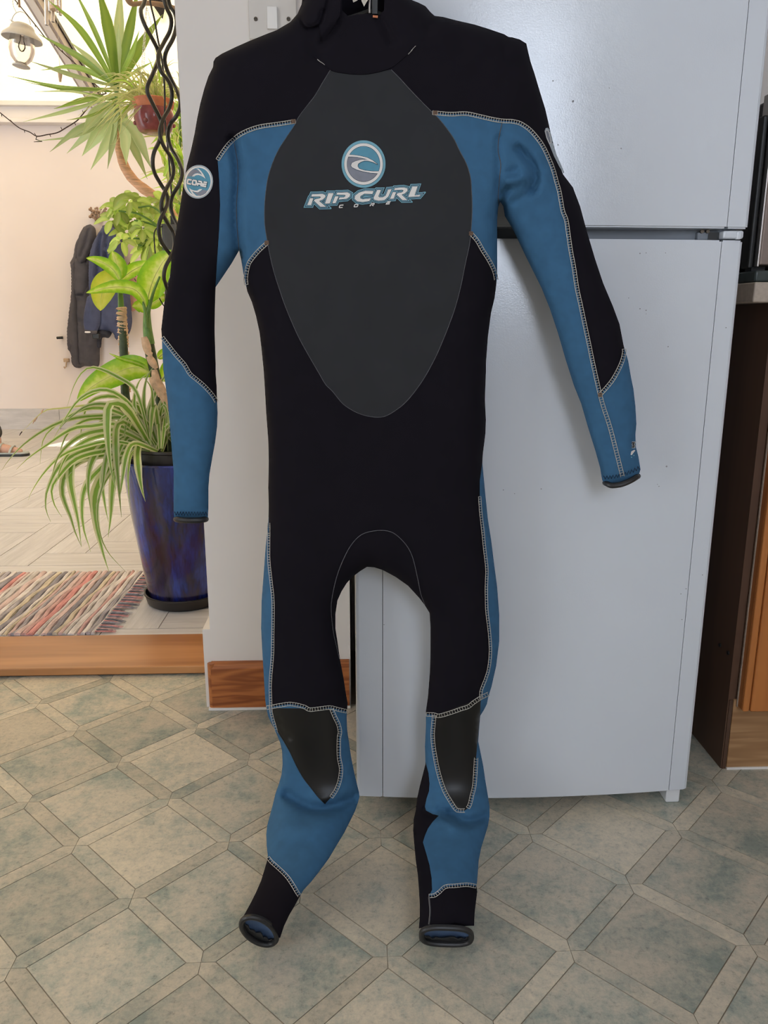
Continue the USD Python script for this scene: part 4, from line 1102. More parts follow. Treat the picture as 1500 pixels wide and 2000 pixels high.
# round sleeve badge
SL = SP['shoulder_panel']
B = lambda pts: crop(pts, 340, 310, 15.0)
bx, by = B([(708, 675)])[0]
bel = lambda k: Polygon(ellipse((bx, by, 28.9 * k, 33.0 * k, 8), n=64))
ink('badge', bel(1.0), M['ink_silver'], SL, 0.0007, 4)
ink('badge', bel(0.92).difference(bel(0.83)), M['ink_white'], SL, 0.0011, 3)
ink('badge', bel(0.83), M['ink_teal'], SL, 0.0009, 4)
g1 = Polygon(B([(395, 520), (430, 430), (500, 350), (580, 310), (640, 310), (720, 360), (790, 450), (730, 420), (640, 415), (570, 450), (520, 515)]))
g2 = Polygon(B([(980, 930), (930, 1010), (850, 1060), (760, 1090), (690, 1070), (620, 1020), (540, 950), (620, 975), (710, 985), (780, 960), (830, 915)]))
ink('badge', unary_union([g1, g2]), M['ink_grey'], SL, 0.0013, 3)
w1 = Polygon(B([(520, 520), (560, 470), (620, 435), (690, 425), (770, 445), (820, 480), (780, 410), (700, 320), (640, 280), (720, 290), (800, 370), (870, 470), (925, 590), (860, 540), (790, 500), (720, 480), (640, 485), (590, 520)]))
w2 = Polygon(B([(440, 850), (500, 900), (590, 930), (680, 935), (740, 890), (830, 890), (790, 930), (700, 985), (600, 970), (530, 940), (560, 1000), (650, 1080), (720, 1100), (620, 1100), (530, 1030), (470, 940)]))
ink('badge', unary_union([w1, w2]).buffer(0), M['ink_white'], SL, 0.0016, 3)
uxx = np.array([0.985, 0.175]); uxx /= np.linalg.norm(uxx)
for ch, (a, b) in zip('COAE', ((372, 740), (518, 765), (668, 790), (822, 815))):
    x, y = B([(a, b)])[0]
    gl = word(ch, x, y, 8.8, 10.6, 0.16, uxx, (0.02, -1), 0.30)
    ink('letter', gl.buffer(0.5), M['ink_dark'], SL, 0.0019, 3)
    ink('letter', gl, M['ink_white'], SL, 0.0022, 3)
# the print on the other upper sleeve, seen edge-on
SR_ = SP['shoulder_panel_']
e1 = Polygon([(1063.5, 256), (1066, 250), (1070, 249.5), (1074, 254), (1078, 268), (1081, 282), (1087, 302), (1096, 322), (1102, 336), (1101, 339), (1092, 325), (1082, 305), (1074, 285), (1067, 270)])
e2 = Polygon([(1065.5, 257), (1068, 253), (1072, 258), (1075, 270), (1076, 279), (1073, 280), (1068, 268)])
ink('sleeve_print', e1, M['ink_silver'], SR_, 0.0006, 3)
ink('sleeve_print', e2, M['ink_grey'], SR_, 0.0010, 3)
ink('sleeve_print', e2.exterior.buffer(0.7), M['ink_white'], SR_, 0.0013, 3)
# small size print at the cuff: a 3 over a short word and two dots
FA = SP['forearm_panel_']
ink('size_print', word('3', 1233.2, 874.5, 6.2, 11, 0.05, (1, 0), (0, -1), 0.42), M['ink_silver'], FA, 0.0006, 3)
ink('size_print', word('3', 1233.7, 874.0, 5.2, 10, 0.05, (1, 0), (0, -1), 0.22), M['black'], FA, 0.0010, 3)
ink('size_print', Polygon([(1231.5, 888), (1233, 881.5), (1239, 878.5), (1241, 880), (1238, 883.5), (1234, 889)]), M['ink_white'], FA, 0.0006, 3)
for x, y in ((1233.5, 893), (1238, 889.5)):
    ink('size_print', Point(x, y).buffer(1.3), M['ink_teal_light'], FA, 0.0006, 2)

# neck flap folded over at the left of the collar, and the inner back of the collar
NF = Polygon([(593, -20), (588, 15), (584, 30), (588, 40), (594, 49), (602, 53), (612, 51), (622, 47), (628, 30), (634, 8), (642, -20)])
suit_part('neck_flap', NF, M['neo_black'], WS, 5, 0.009)
suit_part('collar_back', Polygon([(622, 46), (634, 8), (645, -20), (668, -20), (664, 30), (656, 44), (634, 78), (629, 80)]), M['neo_black'], WS, 5, 0.004)

# ================================================================== hanger
HG = thing('coat_hanger', 'coat hanger with pale loops holding the wetsuit at the collar', 'coat hanger')
hy = YS - 0.025
obj('hook', tube(np.vstack([on_y([(722, 26), (722, 0), (722, -40), (722, -90)], hy), on_y([(722, -96)], hy) + [[0.006, 0.03, 0.012]], on_y([(722, -96)], hy) + [[0.008, 0.07, 0.006]]]), 0.0016, 8), M['chrome'], HG)
obj('shoulder_bar', tube(on_y([(560, 95), (640, 55), (722, 26), (800, 50), (880, 85)], YS + 0.0), 0.006, 8), M['black'], HG)
obj('strap', cat([box(at(726, 0, hy)[0], at(738, 0, hy)[0], hy - 0.004, hy, at(730, 30, hy)[2], at(730, -60, hy)[2], 0.001)]), M['black'], HG)
for pts in ([(684, -30), (688, -2), (690, 5), (698, 1), (703, -6), (700, -30)], [(703, -30), (706, 2), (711, 13), (715, 6), (721, -4), (722, -30)]):
    p, f = flat_mesh(Polygon(pts), 4)
    q = on_y(p, hy - 0.004)
    q2 = on_y(p, hy - 0.002)
    obj('pale_loop', cat([trimesh.Trimesh(q, f, process=False), trimesh.Trimesh(q2, f[:, ::-1], process=False)]), M['string'], HG)
obj('clip', tube(on_y([(728, 32), (738, 33)], YS - 0.052), 0.0014, 6), M['terracotta'], HG)

# ================================================================== rag rug
RZ = ZC + 0.001
RUG = thing('rag_rug', 'striped pink and grey rag rug with fringed end behind the wooden threshold', 'rug')
q_n, q_f = on_z([(203, 1238)], RZ)[0], on_z([(268, 1140)], RZ)[0]
yr0, yr1 = 2.062, on_z([(120, 1119)], RZ)[0][1]
rug_cols = [(0.68, 0.42, 0.40), (0.72, 0.54, 0.51), (0.64, 0.59, 0.57), (0.17, 0.165, 0.19), (0.32, 0.295, 0.33), (0.78, 0.71, 0.68), (0.74, 0.33, 0.31), (0.47, 0.43, 0.46), (0.24, 0.255, 0.31), (0.70, 0.50, 0.48), (0.70, 0.60, 0.46)]
RMAT = [mat(f'rag_{k}', {'g': ('texture_coordinate', {}), 'm': ('mapping', {'scale': (60, 9, 20)}), 'n': ('noise_texture', {'scale': 1.5, 'detail': 3.0}), 'w': ('wave_texture', {'bands_direction': 'y', 'scale': 70.0, 'distortion': 1.0}),
                         'r': ('rgb_ramp', {'ramp': [(0.3, tuple(np.array(c) * 0.62)), (0.6, c), (0.8, tuple(np.minimum(np.array(c) * 1.25, 0.8)))]}), 'b': ('bump', {'strength': 0.5, 'distance': 0.002}), 'p': ('principled_bsdf', {'roughness': 0.9})},
            [('g.object', 'm.vector'), ('m.vector', 'n.vector'), ('g.object', 'w.vector'), ('n.fac', 'r.fac'), ('r.color', 'p.base_color'), ('w.fac', 'b.height'), ('b.normal', 'p.normal')]) for k, c in enumerate(rug_cols)]
rr = random.Random(3)
xr = (q_n[0] + q_f[0]) / 2 - 0.01
edge_x, k, prev = xr, 0, -1
while xr > -1.28:
    w = rr.uniform(0.010, 0.023)
    ys_ = np.linspace(yr0, yr1, 16)
    wob = 0.0022 * np.sin(ys_ * 21 + k) + 0.0018 * np.sin(ys_ * 47 + 2 * k)
    w2 = w * (0.94 + 0.07 * np.sin(ys_ * 33 + k * 1.7))
    hh = 0.0065 + 0.002 * np.sin(ys_ * 40 + k)
    prof_ = [(-0.5, 0.0), (-0.42, 0.75), (-0.15, 1.0), (0.15, 1.0), (0.42, 0.75), (0.5, 0.0)]
    v = np.array([(xr - w / 2 + wob[i] + a * w2[i], ys_[i], RZ + b * hh[i]) for i in range(16) for a, b in prof_])
    f = []
    for i in range(15):
        for j in range(5):
            a = i * 6 + j
            f += [(a, a + 1, a + 7), (a, a + 7, a + 6)]
    f += [(90 + j, 91 + j, 90) for j in range(1, 5)] + [(0, j + 1, j) for j in range(1, 5)]
    c = rr.choice([x for x in (0, 1, 1, 2, 2, 3, 4, 5, 5, 5, 6, 7, 8, 9, 9, 10) if x != prev]); prev = c
    obj('rag_strip', (v, np.array(f)), RMAT[c], RUG, smooth=40)
    xr -= w; k += 1
for i, y in enumerate(np.arange(yr0 + 0.01, yr1 - 0.005, 0.0115)):
    L = rr.uniform(0.03, 0.062)
    a = rr.uniform(-0.25, 0.25)
    ms = []
    for s in (-1, 1):
        ms.append(tube([(edge_x - 0.004, y + s * 0.001, RZ + 0.006), (edge_x + L * 0.4, y + s * 0.002 + a * L * 0.3, RZ + 0.005), (edge_x + L, y + s * 0.0045 + a * L, RZ + 0.0022)], [0.0018, 0.0017, 0.001], 5))
    obj('fringe_tassel', cat(ms), RMAT[[6, 3, 0, 4, 6, 3, 7][i % 7]], RUG, smooth=40)

# ================================================================== blue pot with the dumb cane and the spider plant
PY = 2.34
pc = at(352, 1000, PY)[:2]
POT = thing('plant_pot', 'tall glossy blue glazed pot beside the doorway with a black saucer', 'plant pot', (pc[0], pc[1], ZC))
prof = [(0.0, 0.012), (0.100, 0.012), (0.108, 0.02), (0.114, 0.06), (0.128, 0.165), (0.143, 0.28), (0.152, 0.37), (0.156, 0.43), (0.157, 0.447), (0.152, 0.452), (0.146, 0.45), (0.142, 0.43), (0.13, 0.33), (0.0, 0.31)]
obj('glazed_body', lathe(prof, (0, 0, 0), 64), M['glaze_blue'], POT, smooth=45)
obj('saucer', lathe([(0.0, 0.0), (0.107, 0.0), (0.115, 0.006), (0.121, 0.030), (0.124, 0.033), (0.124, 0.037), (0.119, 0.037), (0.112, 0.012), (0.0, 0.011)], (0, 0, 0), 56), M['pot_plastic'], POT, smooth=40)
obj('plastic_liner', lathe([(0.10, 0.33), (0.128, 0.40), (0.131, 0.478), (0.135, 0.481), (0.135, 0.488), (0.127, 0.488), (0.12, 0.45), (0.0, 0.45)], (0, 0, 0), 56), M['pot_plastic'], POT, smooth=40)
obj('soil', lathe([(0.0, 0.464), (0.06, 0.466), (0.124, 0.461), (0.124, 0.448), (0.0, 0.448)], (0, 0, 0), 40), M['soil'], POT, smooth=40)
pot_c = np.array([pc[0], pc[1], ZC])


def leaf(parent, px, Ys, wpx, m, name='leaf', facing=(0.0, -1, 0.55), fold=0.25, n=None, shape=None, roll=0.0):
    """A leaf along a traced line; Ys gives its depth from base to tip, wpx its broadest width in pixels."""
    p = smooth_line(px, n or max(8, 3 * len(px)))
    u = np.linspace(0, 1, len(p))
    Y = np.interp(u, np.linspace(0, 1, len(np.atleast_1d(Ys))), np.atleast_1d(Ys))
    q = on_y(p, Y)
    sc = np.mean(Y) * 1.0 / FPX
    s = (shape(u) if shape else np.clip(np.minimum(0.55 + 1.6 * u, (1 - u) * 2.2), 0.03, 1.0))
    msh, uv = ribbon(q, np.maximum(wpx * sc * s, 0.0008), facing, fold, roll)
    return obj(name, msh, m, parent, uv=uv)


SPL = [([(285, 850), (240, 815), (190, 812), (140, 818), (95, 835), (50, 865), (20, 895), (3, 919)], 7), ([(285, 855), (230, 830), (180, 832), (140, 838), (90, 870), (55, 895), (32, 917)], 8),
       ([(280, 862), (220, 862), (170, 870), (120, 890), (85, 925), (62, 960), (55, 977)], 6), ([(280, 865), (220, 870), (165, 880), (120, 905), (95, 950), (89, 980), (91, 1000), (99, 1019)], 9),
       ([(280, 868), (215, 880), (150, 895), (115, 930), (101, 955), (106, 985), (121, 1010)], 8), ([(285, 868), (220, 885), (160, 900), (128, 930), (122, 960), (128, 985), (138, 1010), (147, 1040), (159, 1067)], 10),
       ([(285, 868), (200, 888), (150, 897), (139, 912), (138, 945), (146, 985), (153, 1020), (159, 1068)], 11), ([(290, 868), (230, 890), (180, 930), (163, 960), (160, 1000), (165, 1040), (172, 1060), (177, 1078)], 8),
       ([(290, 868), (235, 890), (200, 930), (185, 970), (188, 1020), (195, 1055), (204, 1090), (213, 1117)], 13), ([(290, 870), (240, 900), (205, 940), (190, 990), (195, 1040), (212, 1080), (247, 1118)], 4),
       ([(290, 865), (255, 805), (232, 788), (214, 792), (210, 820), (211, 860), (216, 910), (226, 958)], 16), ([(290, 866), (250, 828), (232, 828), (227, 845), (227, 890), (231, 940), (237, 1010)], 12),
       ([(292, 868), (262, 866), (247, 888), (240, 930), (233, 978)], 11), ([(295, 868), (278, 866), (269, 882), (271, 920), (277, 955), (284, 980)], 13), ([(295, 870), (262, 880), (251, 915), (251, 955), (254, 992)], 5),
       ([(285, 862), (200, 848), (168, 868), (160, 895), (168, 893)], 7), ([(285, 850), (278, 795), (262, 757), (230, 736), (198, 721), (175, 718), (158, 730), (143, 757), (131, 795)], 6), ([(285, 852), (262, 800), (238, 775), (210, 762), (180, 765), (150, 785), (120, 830), (103, 860)], 7),
       ([(285, 855), (250, 790), (225, 775), (195, 776), (172, 790), (160, 830), (156, 870)], 7), ([(288, 858), (252, 818), (215, 800), (180, 797), (150, 805), (110, 830), (85, 858), (78, 905)], 7),
       ([(285, 860), (235, 842), (190, 842), (150, 856), (115, 890), (100, 935)], 8), ([(288, 862), (240, 855), (200, 872), (178, 905), (172, 950), (178, 1000)], 9), ([(288, 864), (245, 862), (215, 890), (200, 935), (205, 985), (212, 1020)], 9),
       ([(290, 862), (250, 846), (222, 862), (207, 900), (200, 950), (186, 990)], 8), ([(292, 866), (252, 872), (228, 905), (220, 950), (216, 1010), (211, 1050)], 10), ([(286, 858), (215, 822), (165, 822), (130, 850), (112, 900)], 7),
       ([(292, 860), (268, 820), (262, 780), (272, 745), (290, 728)], 9), ([(294, 862), (290, 815), (302, 770), (322, 735), (345, 705)], 10), ([(296, 864), (305, 820), (322, 785), (350, 745)], 9), ([(298, 866), (318, 840), (335, 822), (358, 805)], 9),
       ([(298, 868), (325, 852), (345, 846), (365, 852)], 9), ([(294, 860), (283, 810), (281, 770), (288, 735), (303, 712)], 8), ([(297, 862), (310, 800), (330, 765), (352, 730)], 8), ([(296, 866), (312, 846), (330, 852), (343, 878)], 9),
       ([(290, 862), (272, 836), (258, 836), (252, 860), (250, 896)], 8), ([(290, 858), (270, 812), (252, 800), (240, 812), (238, 850)], 9), ([(296, 860), (300, 800), (296, 760), (280, 735)], 8), ([(291, 866), (275, 845), (266, 848), (263, 880), (266, 905)], 9),
       ([(300, 866), (330, 826), (352, 800), (372, 792)], 9), ([(298, 862), (322, 815), (340, 775), (352, 760)], 7), ([(288, 860), (258, 825), (226, 815), (196, 826), (176, 850), (166, 880)], 8), ([(287, 862), (230, 850), (180, 856), (140, 880), (120, 910), (108, 950)], 7),
       ([(286, 856), (246, 808), (212, 790), (172, 792), (138, 815), (112, 842)], 7), ([(292, 864), (262, 850), (240, 866), (228, 900), (222, 940)], 8), ([(290, 862), (266, 826), (250, 815), (236, 824), (222, 850), (214, 880)], 8)]
SPD = thing('spider_plant', 'cream and green striped spider plant spilling left out of the blue pot', 'plant')
rs = random.Random(11)
for i, (px, w) in enumerate(SPL):
    tip = px[-1]
    Yt = PY - 0.02 - 0.20 * min(max((330 - tip[0]) / 330, 0), 1) * (0.6 + 0.5 * rs.random()) - (0.10 if tip[1] > 930 else 0)
    sx = rs.uniform(-7, 7)
    px = [(px[0][0] + sx + 12, px[0][1] + 14)] + [(a + sx * max(0, 0.5 - j / len(px)), b) for j, (a, b) in enumerate(px)][1:]
    Ym = (PY + Yt) / 2 - 0.02
    if tip[0] > 222 and tip[1] > 905:                              # hangs in front of the pot
        Ym = Yt = PY - 0.19
    if tip[1] > 930 and tip[0] < 222:
        w *= 1.2
    elif tip[0] >= 222:
        w *= 0.85
    leaf(SPD, px, [PY - 0.04 + rs.uniform(-0.05, 0.04), Ym, Yt], w * 1.38, M['leaf_spider'], facing=(rs.uniform(-0.3, 0.3), -1, 0.5), fold=0.35, n=22)
for k in range(34):                                                # more leaves of the same kind filling the tuft
    b = (rs.uniform(282, 318), 876)
    a = rs.uniform(-1.25, 0.95)
    hgt, out = rs.uniform(40, 95), rs.uniform(40, 120)
    px = [b, (b[0] + math.sin(a) * out * 0.35, 876 - hgt * 0.75), (b[0] + math.sin(a) * out * 0.7, 876 - hgt), (b[0] + math.sin(a) * out, 876 - hgt * rs.uniform(0.5, 0.95)), (b[0] + math.sin(a) * out * 1.2, 876 - hgt * 0.5 + rs.uniform(0, 70))]
    leaf(SPD, px, [PY + rs.uniform(-0.04, 0.04), PY + rs.uniform(-0.14, 0.08)], rs.uniform(8, 12), M['leaf_spider'], facing=(rs.uniform(-0.3, 0.3), -1, 0.5), fold=0.35, n=16)
# the bare flower stalk with its brown tip
leaf(SPD, [(292, 862), (235, 806), (180, 792), (125, 797), (88, 802), (60, 826), (40, 848)], [PY, PY - 0.15], 5, M['leaf_grass'], 'flower_stalk', n=22)
obj('dry_tip', tube(on_y([(43, 843), (40, 847), (38, 851)], PY - 0.15), [0.0014, 0.0014, 0.0006], 6), M['twig'], SPD)
for x, y in ((66, 822), (70, 818), (82, 803)):
    obj('dry_bud', tube(on_y([(x + 3, y - 4), (x, y), (x - 2, y + 6)], PY - 0.14), [0.001, 0.0022, 0.0006], 6), M['papery'], SPD)

DC = thing('dumb_cane', 'tall dumb cane with large marbled lime leaves growing from the blue pot', 'plant')


def stem(parent, px, Y, rpx, m, name='stem', n=24, sides=10, rough=0.0, seed=0):
    p = smooth_line(px, n)
    Ya = np.interp(np.linspace(0, 1, n), np.linspace(0, 1, len(np.atleast_1d(Y))), np.atleast_1d(Y))
    r = np.interp(np.linspace(0, 1, n), np.linspace(0, 1, len(np.atleast_1d(rpx))), np.atleast_1d(rpx)) * Ya / FPX
    g = random.Random(seed)
    r = r * np.array([1 + rough * g.uniform(-1, 1) for _ in range(n)])
    return obj(name, tube(on_y(p, Ya), r, sides), m, parent, smooth=50)


st1 = stem(DC, [(300, 885), (262, 835), (246, 780), (243, 720), (240, 650), (237, 612)], [PY, PY + 0.03], [9, 8.5, 8, 8, 7.5], M['stem_dark'], seed=1)
for y, hgt in ((603, 6), (612, 7), (622, 9), (634, 10), (646, 11), (660, 10), (672, 7), (690, 4), (700, 5), (712, 4), (760, 5)):
    x = np.interp(y, [612, 650, 720, 780], [237, 240, 243, 246])
    p = smooth_line([(x, y - hgt / 2), (x + 0.5, y), (x, y + hgt / 2)], 4)
    obj('papery_ring', tube(on_y(p, PY + 0.03), np.array([8.6, 10.2, 9.0, 10.8]) * PY / FPX, 11, cap=False), M['papery'], st1)
stem(DC, [(237, 614), (236, 590), (234, 556), (233, 545)], PY + 0.03, [6, 5, 4], M['stem_green'], 'green_shoot')
st2 = stem(DC, [(330, 890), (322, 820), (312, 770), (302, 730), (294, 690), (290, 668)], [PY + 0.02, PY], [12, 11.5, 11, 10.5, 10], M['stem_dark'], seed=2)
for (a, b, c, wd) in (((281, 658), (290, 688), (298, 692), 16), ((290, 695), (298, 708), (306, 720), 15), ((297, 735), (308, 752), (322, 768), 22), ((301, 722), (305, 745), (312, 775), 16), ((312, 760), (322, 780), (330, 800), 16)):
    leaf(st2, [a, b, c], PY - 0.035, wd, M['papery'], 'papery_sheath', shape=lambda u: 0.35 + 0.65 * np.sin(np.pi * np.clip(u * 0.8 + 0.15, 0, 1)), fold=-0.5)
stem(DC, [(292, 672), (288, 640), (287, 605), (287, 585)], PY - 0.01, [10, 8.5, 6.5, 5], M['stem_green'], 'green_shoot')
broad = lambda u: np.clip(np.sin(np.pi * np.clip(u, 0.0, 1) ** 0.75) ** 0.7, 0.02, 1)
DL = [([(234, 548), (222, 528), (205, 515), (185, 507), (168, 504)], PY - 0.06, 23, 'leaf_dumb', 0.3), ([(232, 546), (230, 525), (225, 507), (219, 490)], PY - 0.0, 36, 'leaf_dumb', 0.35),
      ([(233, 548), (215, 548), (203, 562), (197, 585), (196, 607)], PY - 0.03, 47, 'leaf_yellow', 0.2), ([(236, 547), (248, 536), (265, 525), (283, 517), (298, 512)], PY + 0.03, 26, 'leaf_dumb', 0.3),
      ([(286, 600), (277, 580), (262, 565), (235, 560), (205, 563), (182, 569), (168, 572)], [PY - 0.03, PY - 0.12], 27, 'leaf_dumb', 0.25), ([(288, 590), (293, 565), (303, 538), (318, 512), (332, 497), (340, 490)], [PY, PY - 0.02], 57, 'leaf_dumb', 0.2),
      ([(286, 610), (280, 600), (268, 597), (258, 598)], PY + 0.06, 26, 'leaf_dumb', 0.2), ([(289, 600), (302, 590), (316, 582), (330, 580)], PY + 0.08, 26, 'leaf_dumb', 0.2), ([(300, 735), (285, 722), (255, 718), (215, 735), (180, 755), (150, 785)], [PY, PY - 0.10], 52, 'leaf_dumb', 0.2),
      ([(296, 728), (280, 715), (262, 708), (235, 700), (213, 690)], [PY, PY - 0.05], 9, 'leaf_dumb', 0.4), ([(318, 745), (330, 720), (342, 700), (352, 690)], PY + 0.05, 30, 'leaf_dumb', 0.3), ([(308, 700), (318, 692), (330, 690), (345, 700)], PY + 0.05, 20, 'leaf_dumb', 0.3)]
for px, Y, w, mm, fold in DL:
    sh = broad
    lf = leaf(DC, px, Y, w, M[mm], facing=(0.1, -1, 0.35), fold=fold, n=26, shape=sh)
    p = smooth_line(px, 16)[:14]
    Ya = np.interp(np.linspace(0, 0.87, 14), np.linspace(0, 1, len(np.atleast_1d(Y))), np.atleast_1d(Y)) - 0.002
    obj('midrib', tube(on_y(p, Ya), np.linspace(0.0014, 0.0005, 14), 5), M['midrib'], lf)
stem(DC, [(287, 640), (284, 615), (279, 590), (270, 572)], PY - 0.035, [3.2, 2.6, 2.2], M['stem_green'], 'leaf_stalk')
stem(DC, [(288, 640), (291, 605), (300, 570), (312, 540)], PY - 0.02, [4, 3, 1.8], M['stem_green'], 'leaf_stalk')

# ================================================================== spiral plant stakes standing in the pot
RODS = [[(283, -60), (283, 0), (275, 20), (281, 45), (297, 75), (308, 98), (309, 118), (299, 143), (289, 165), (288, 180), (297, 200), (313, 233), (316, 250), (311, 275), (301, 297), (298, 318), (302, 338), (313, 358), (325, 378), (327, 395), (321, 412), (312, 432), (310, 450), (314, 470), (324, 486), (334, 500), (339, 520), (336, 560), (340, 620), (345, 760), (350, 890)],
        [(312, -60), (322, 5), (334, 35), (332, 60), (319, 85), (309, 108), (314, 138), (330, 160), (336, 185), (331, 210), (318, 234), (312, 258), (318, 282), (333, 307), (339, 332), (335, 350), (324, 370), (316, 392), (316, 412), (326, 434), (338, 455), (341, 480), (334, 500), (323, 522), (320, 542), (324, 556), (330, 580), (338, 660), (346, 890)],
        [(322, -60), (330, 5), (341, 25), (345, 48), (338, 75), (325, 100), (322, 122), (332, 150), (347, 180), (352, 205), (345, 226), (333, 242), (328, 262), (333, 286), (348, 312), (356, 336), (350, 360), (338, 380), (333, 402), (339, 424), (348, 445), (352, 480), (345, 520), (330, 555), (325, 580), (332, 620), (345, 700), (356, 890)]]
sp_lab = ['dark coiled plant stake crossing furthest left in front of the hanging pot', 'dark coiled plant stake running between its two neighbours', 'dark coiled plant stake nearest the grey wall pier']
for k, (rp, lb) in enumerate(zip(RODS, sp_lab)):
    p = smooth_line(rp, 150)
    ph = np.linspace(0, 2 * np.pi * 7, 150) + k * 2.1
    Y = PY - 0.085 + 0.022 * np.sin(ph) + 0.075 * np.clip((p[:, 1] - 600) / 290, 0, 1) + 0.012 * k
    obj('plant_stake', tube(on_y(p, Y), 0.0053, 8), M['rod'], None, lb, 'plant stake', smooth=60)
BX = thing('hanging_box', 'small dark grey square box hanging by a black cable behind the coiled stakes', 'box')
a, b = at(315, 437, 2.42), at(348, 497, 2.42)
obj('case', box(a[0], b[0] + 0.01, 2.415, 2.435, b[2], a[2], 0.003), M['dark_grey'], BX)
obj('rim', box(a[0] + 0.006, b[0] + 0.004, 2.4135, 2.416, b[2] + 0.006, a[2] - 0.006, 0.001), M['dark_grey'], BX)
obj('plug', box(at(333, 425, 2.42)[0], at(341, 425, 2.42)[0], 2.415, 2.43, a[2] - 0.001, a[2] + 0.022, 0.002), M['black'], BX)
obj('cable', tube(on_y(smooth_line([(286, -70), (293, 0), (302, 40), (308, 75), (315, 110), (320, 150), (322, 190), (322, 230), (328, 290), (333, 350), (336, 400), (337, 430)], 60), 2.422), 0.0026, 6), M['cable'], BX)
obj('cable', tube(on_y(smooth_line([(318, 442), (306, 446), (301, 458), (302, 480), (305, 517), (303, 550), (307, 572), (320, 597), (335, 605)], 50), 2.405), 0.0018, 6), M['cable'], BX)

# ================================================================== yucca
YY = 2.95
YU = thing('yucca', 'yucca with a bent brown trunk and long sword-shaped leaves', 'plant')
stem(YU, [(372, 870), (370, 700), (365, 560), (352, 470), (335, 420), (318, 398), (300, 382), (277, 366), (256, 346), (241, 320), (234, 290), (229, 262), (228, 235)], YY, [12, 12, 11, 10.5, 10.4, 10.5, 10, 9.4, 9, 8.4, 6], M['bark'], 'trunk', 60, 12, 0.07, 4)
stem(YU, [(228, 262), (228, 235), (228, 200), (229, 165)], YY, [5, 4.6, 4], M['stem_green'], 'crown')
YL = [((15, 148), 6, (120, 170)), ((68, 179), 5, (150, 180)), ((75, 66), 11, (160, 115)), ((92, -2), 12, (160, 62)), ((60, 120), 9, (150, 150)), ((140, -30), 9, (185, 60)), ((187, -40), 20, (212, 60)), ((236, -40), 17, (232, 60)),
      ((272, -30), 16, (252, 65)), ((318, 28), 17, (280, 82)), ((232, 45), 16, (231, 100)), ((272, 60), 11, (255, 110)), ((105, 213), 12, (170, 195)), ((45, 238), 8, (135, 216)), ((80, 137), 10, (150, 132)), ((130, 235), 6, (180, 225)),
      ((160, 264), 22, (195, 215)), ((97, 297), 15, (160, 250)), ((130, 300), 16, (180, 255)), ((160, 305), 24, (200, 250)), ((177, 332), 22, (213, 272)), ((247, 322), 24, (245, 265)), ((238, 260), 22, (236, 215)), ((296, 330), 19, (262, 255)),
      ((288, 350), 15, (262, 290)), ((305, 245), 10, (270, 205)), ((70, 276), 6, (160, 262)), ((110, 175), 7, (165, 175)), ((135, 80), 12, (180, 120)), ((300, 120), 9, (265, 140)), ((180, 250), 14, (210, 205)), ((210, 330), 12, (222, 270)), ((285, 300), 12, (258, 245)), ((212, 20), 6, (222, 90)), ((320, 180), 8, (275, 170)), ((50, 160), 5, (140, 178))]
ry = random.Random(5)
for i, (tip, w, midp) in enumerate(YL):
    base = (228 + ry.uniform(-4, 4), 165 + (12 if tip[1] < 150 else 40) * ry.uniform(0.1, 1.0))
    if tip[1] > 240:
        base = (228 + ry.uniform(-4, 4), 205 + ry.uniform(0, 25))
    Yt = YY + ry.uniform(-0.28, 0.22)
    m = M['leaf_yucca_pale'] if (i % 3 == 1 or tip[1] > 255) else M['leaf_yucca']
    leaf(YU, [base, midp, tip], [YY, (YY + Yt) / 2 - 0.02, Yt], w, m, facing=(ry.uniform(-0.4, 0.4), -1, 0.3), fold=0.3, n=16, shape=lambda u: np.clip(np.minimum(0.5 + 1.2 * u, (1 - u) * 2.4), 0.02, 1))
obj('pot', lathe([(0.0, 0.0), (0.10, 0.0), (0.13, 0.22), (0.135, 0.25), (0.12, 0.25), (0.11, 0.2), (0.0, 0.19)], (*at(376, 700, YY)[:2], ZC), 36), M['terracotta'], YU, smooth=40)
zb = at(372, 870, YY)
obj('trunk_base', tube([(*zb[:2], ZC + 0.18), tuple(zb + np.array([0, 0, 0.02]))], 0.018, 12), M['bark'], YU)

# ================================================================== hanging pot on its branch
HY = 2.62
BRN = obj('hanging_branch', tube(on_y(smooth_line([(245, -10), (256, 6), (262, 8), (280, 6), (300, 7), (322, 11), (345, 17), (372, 22)], 30), HY), np.interp(np.linspace(0, 1, 30), [0, 0.1, 0.2, 0.6, 1], [5, 6, 3.6, 4.2, 2.8]) * HY / FPX, 9), M['branch'], None, 'pale bare branch across the top above the hanging pot', 'branch', smooth=60)
hc = at(301, 229, HY)
HP = thing('hanging_pot', 'red glazed hanging pot with terracotta rim and a grassy spider plant', 'hanging pot', tuple(hc))
hs = HY * 0.90 / FPX
prof = [(0.0, -29), (26, -29), (31, -26), (35, -18), (38.5, -5), (38.5, 5), (36.5, 12), (36, 14)]
obj('glazed_body', lathe([(a * hs, b * hs) for a, b in prof], (0, 0, 0), 44), M['glaze_red'], HP, smooth=45)
obj('rim', lathe([(35 * hs, 13 * hs), (36.5 * hs, 14 * hs), (39 * hs, 20 * hs), (40.5 * hs, 29 * hs), (39 * hs, 30.5 * hs), (36 * hs, 29 * hs), (33 * hs, 16 * hs)], (0, 0, 0), 44), M['terracotta'], HP, smooth=45)
obj('soil', lathe([(0, 25 * hs), (37 * hs, 24 * hs), (36 * hs, 18 * hs), (0, 18 * hs)], (0, 0, 0), 32), M['soil'], HP, smooth=45)
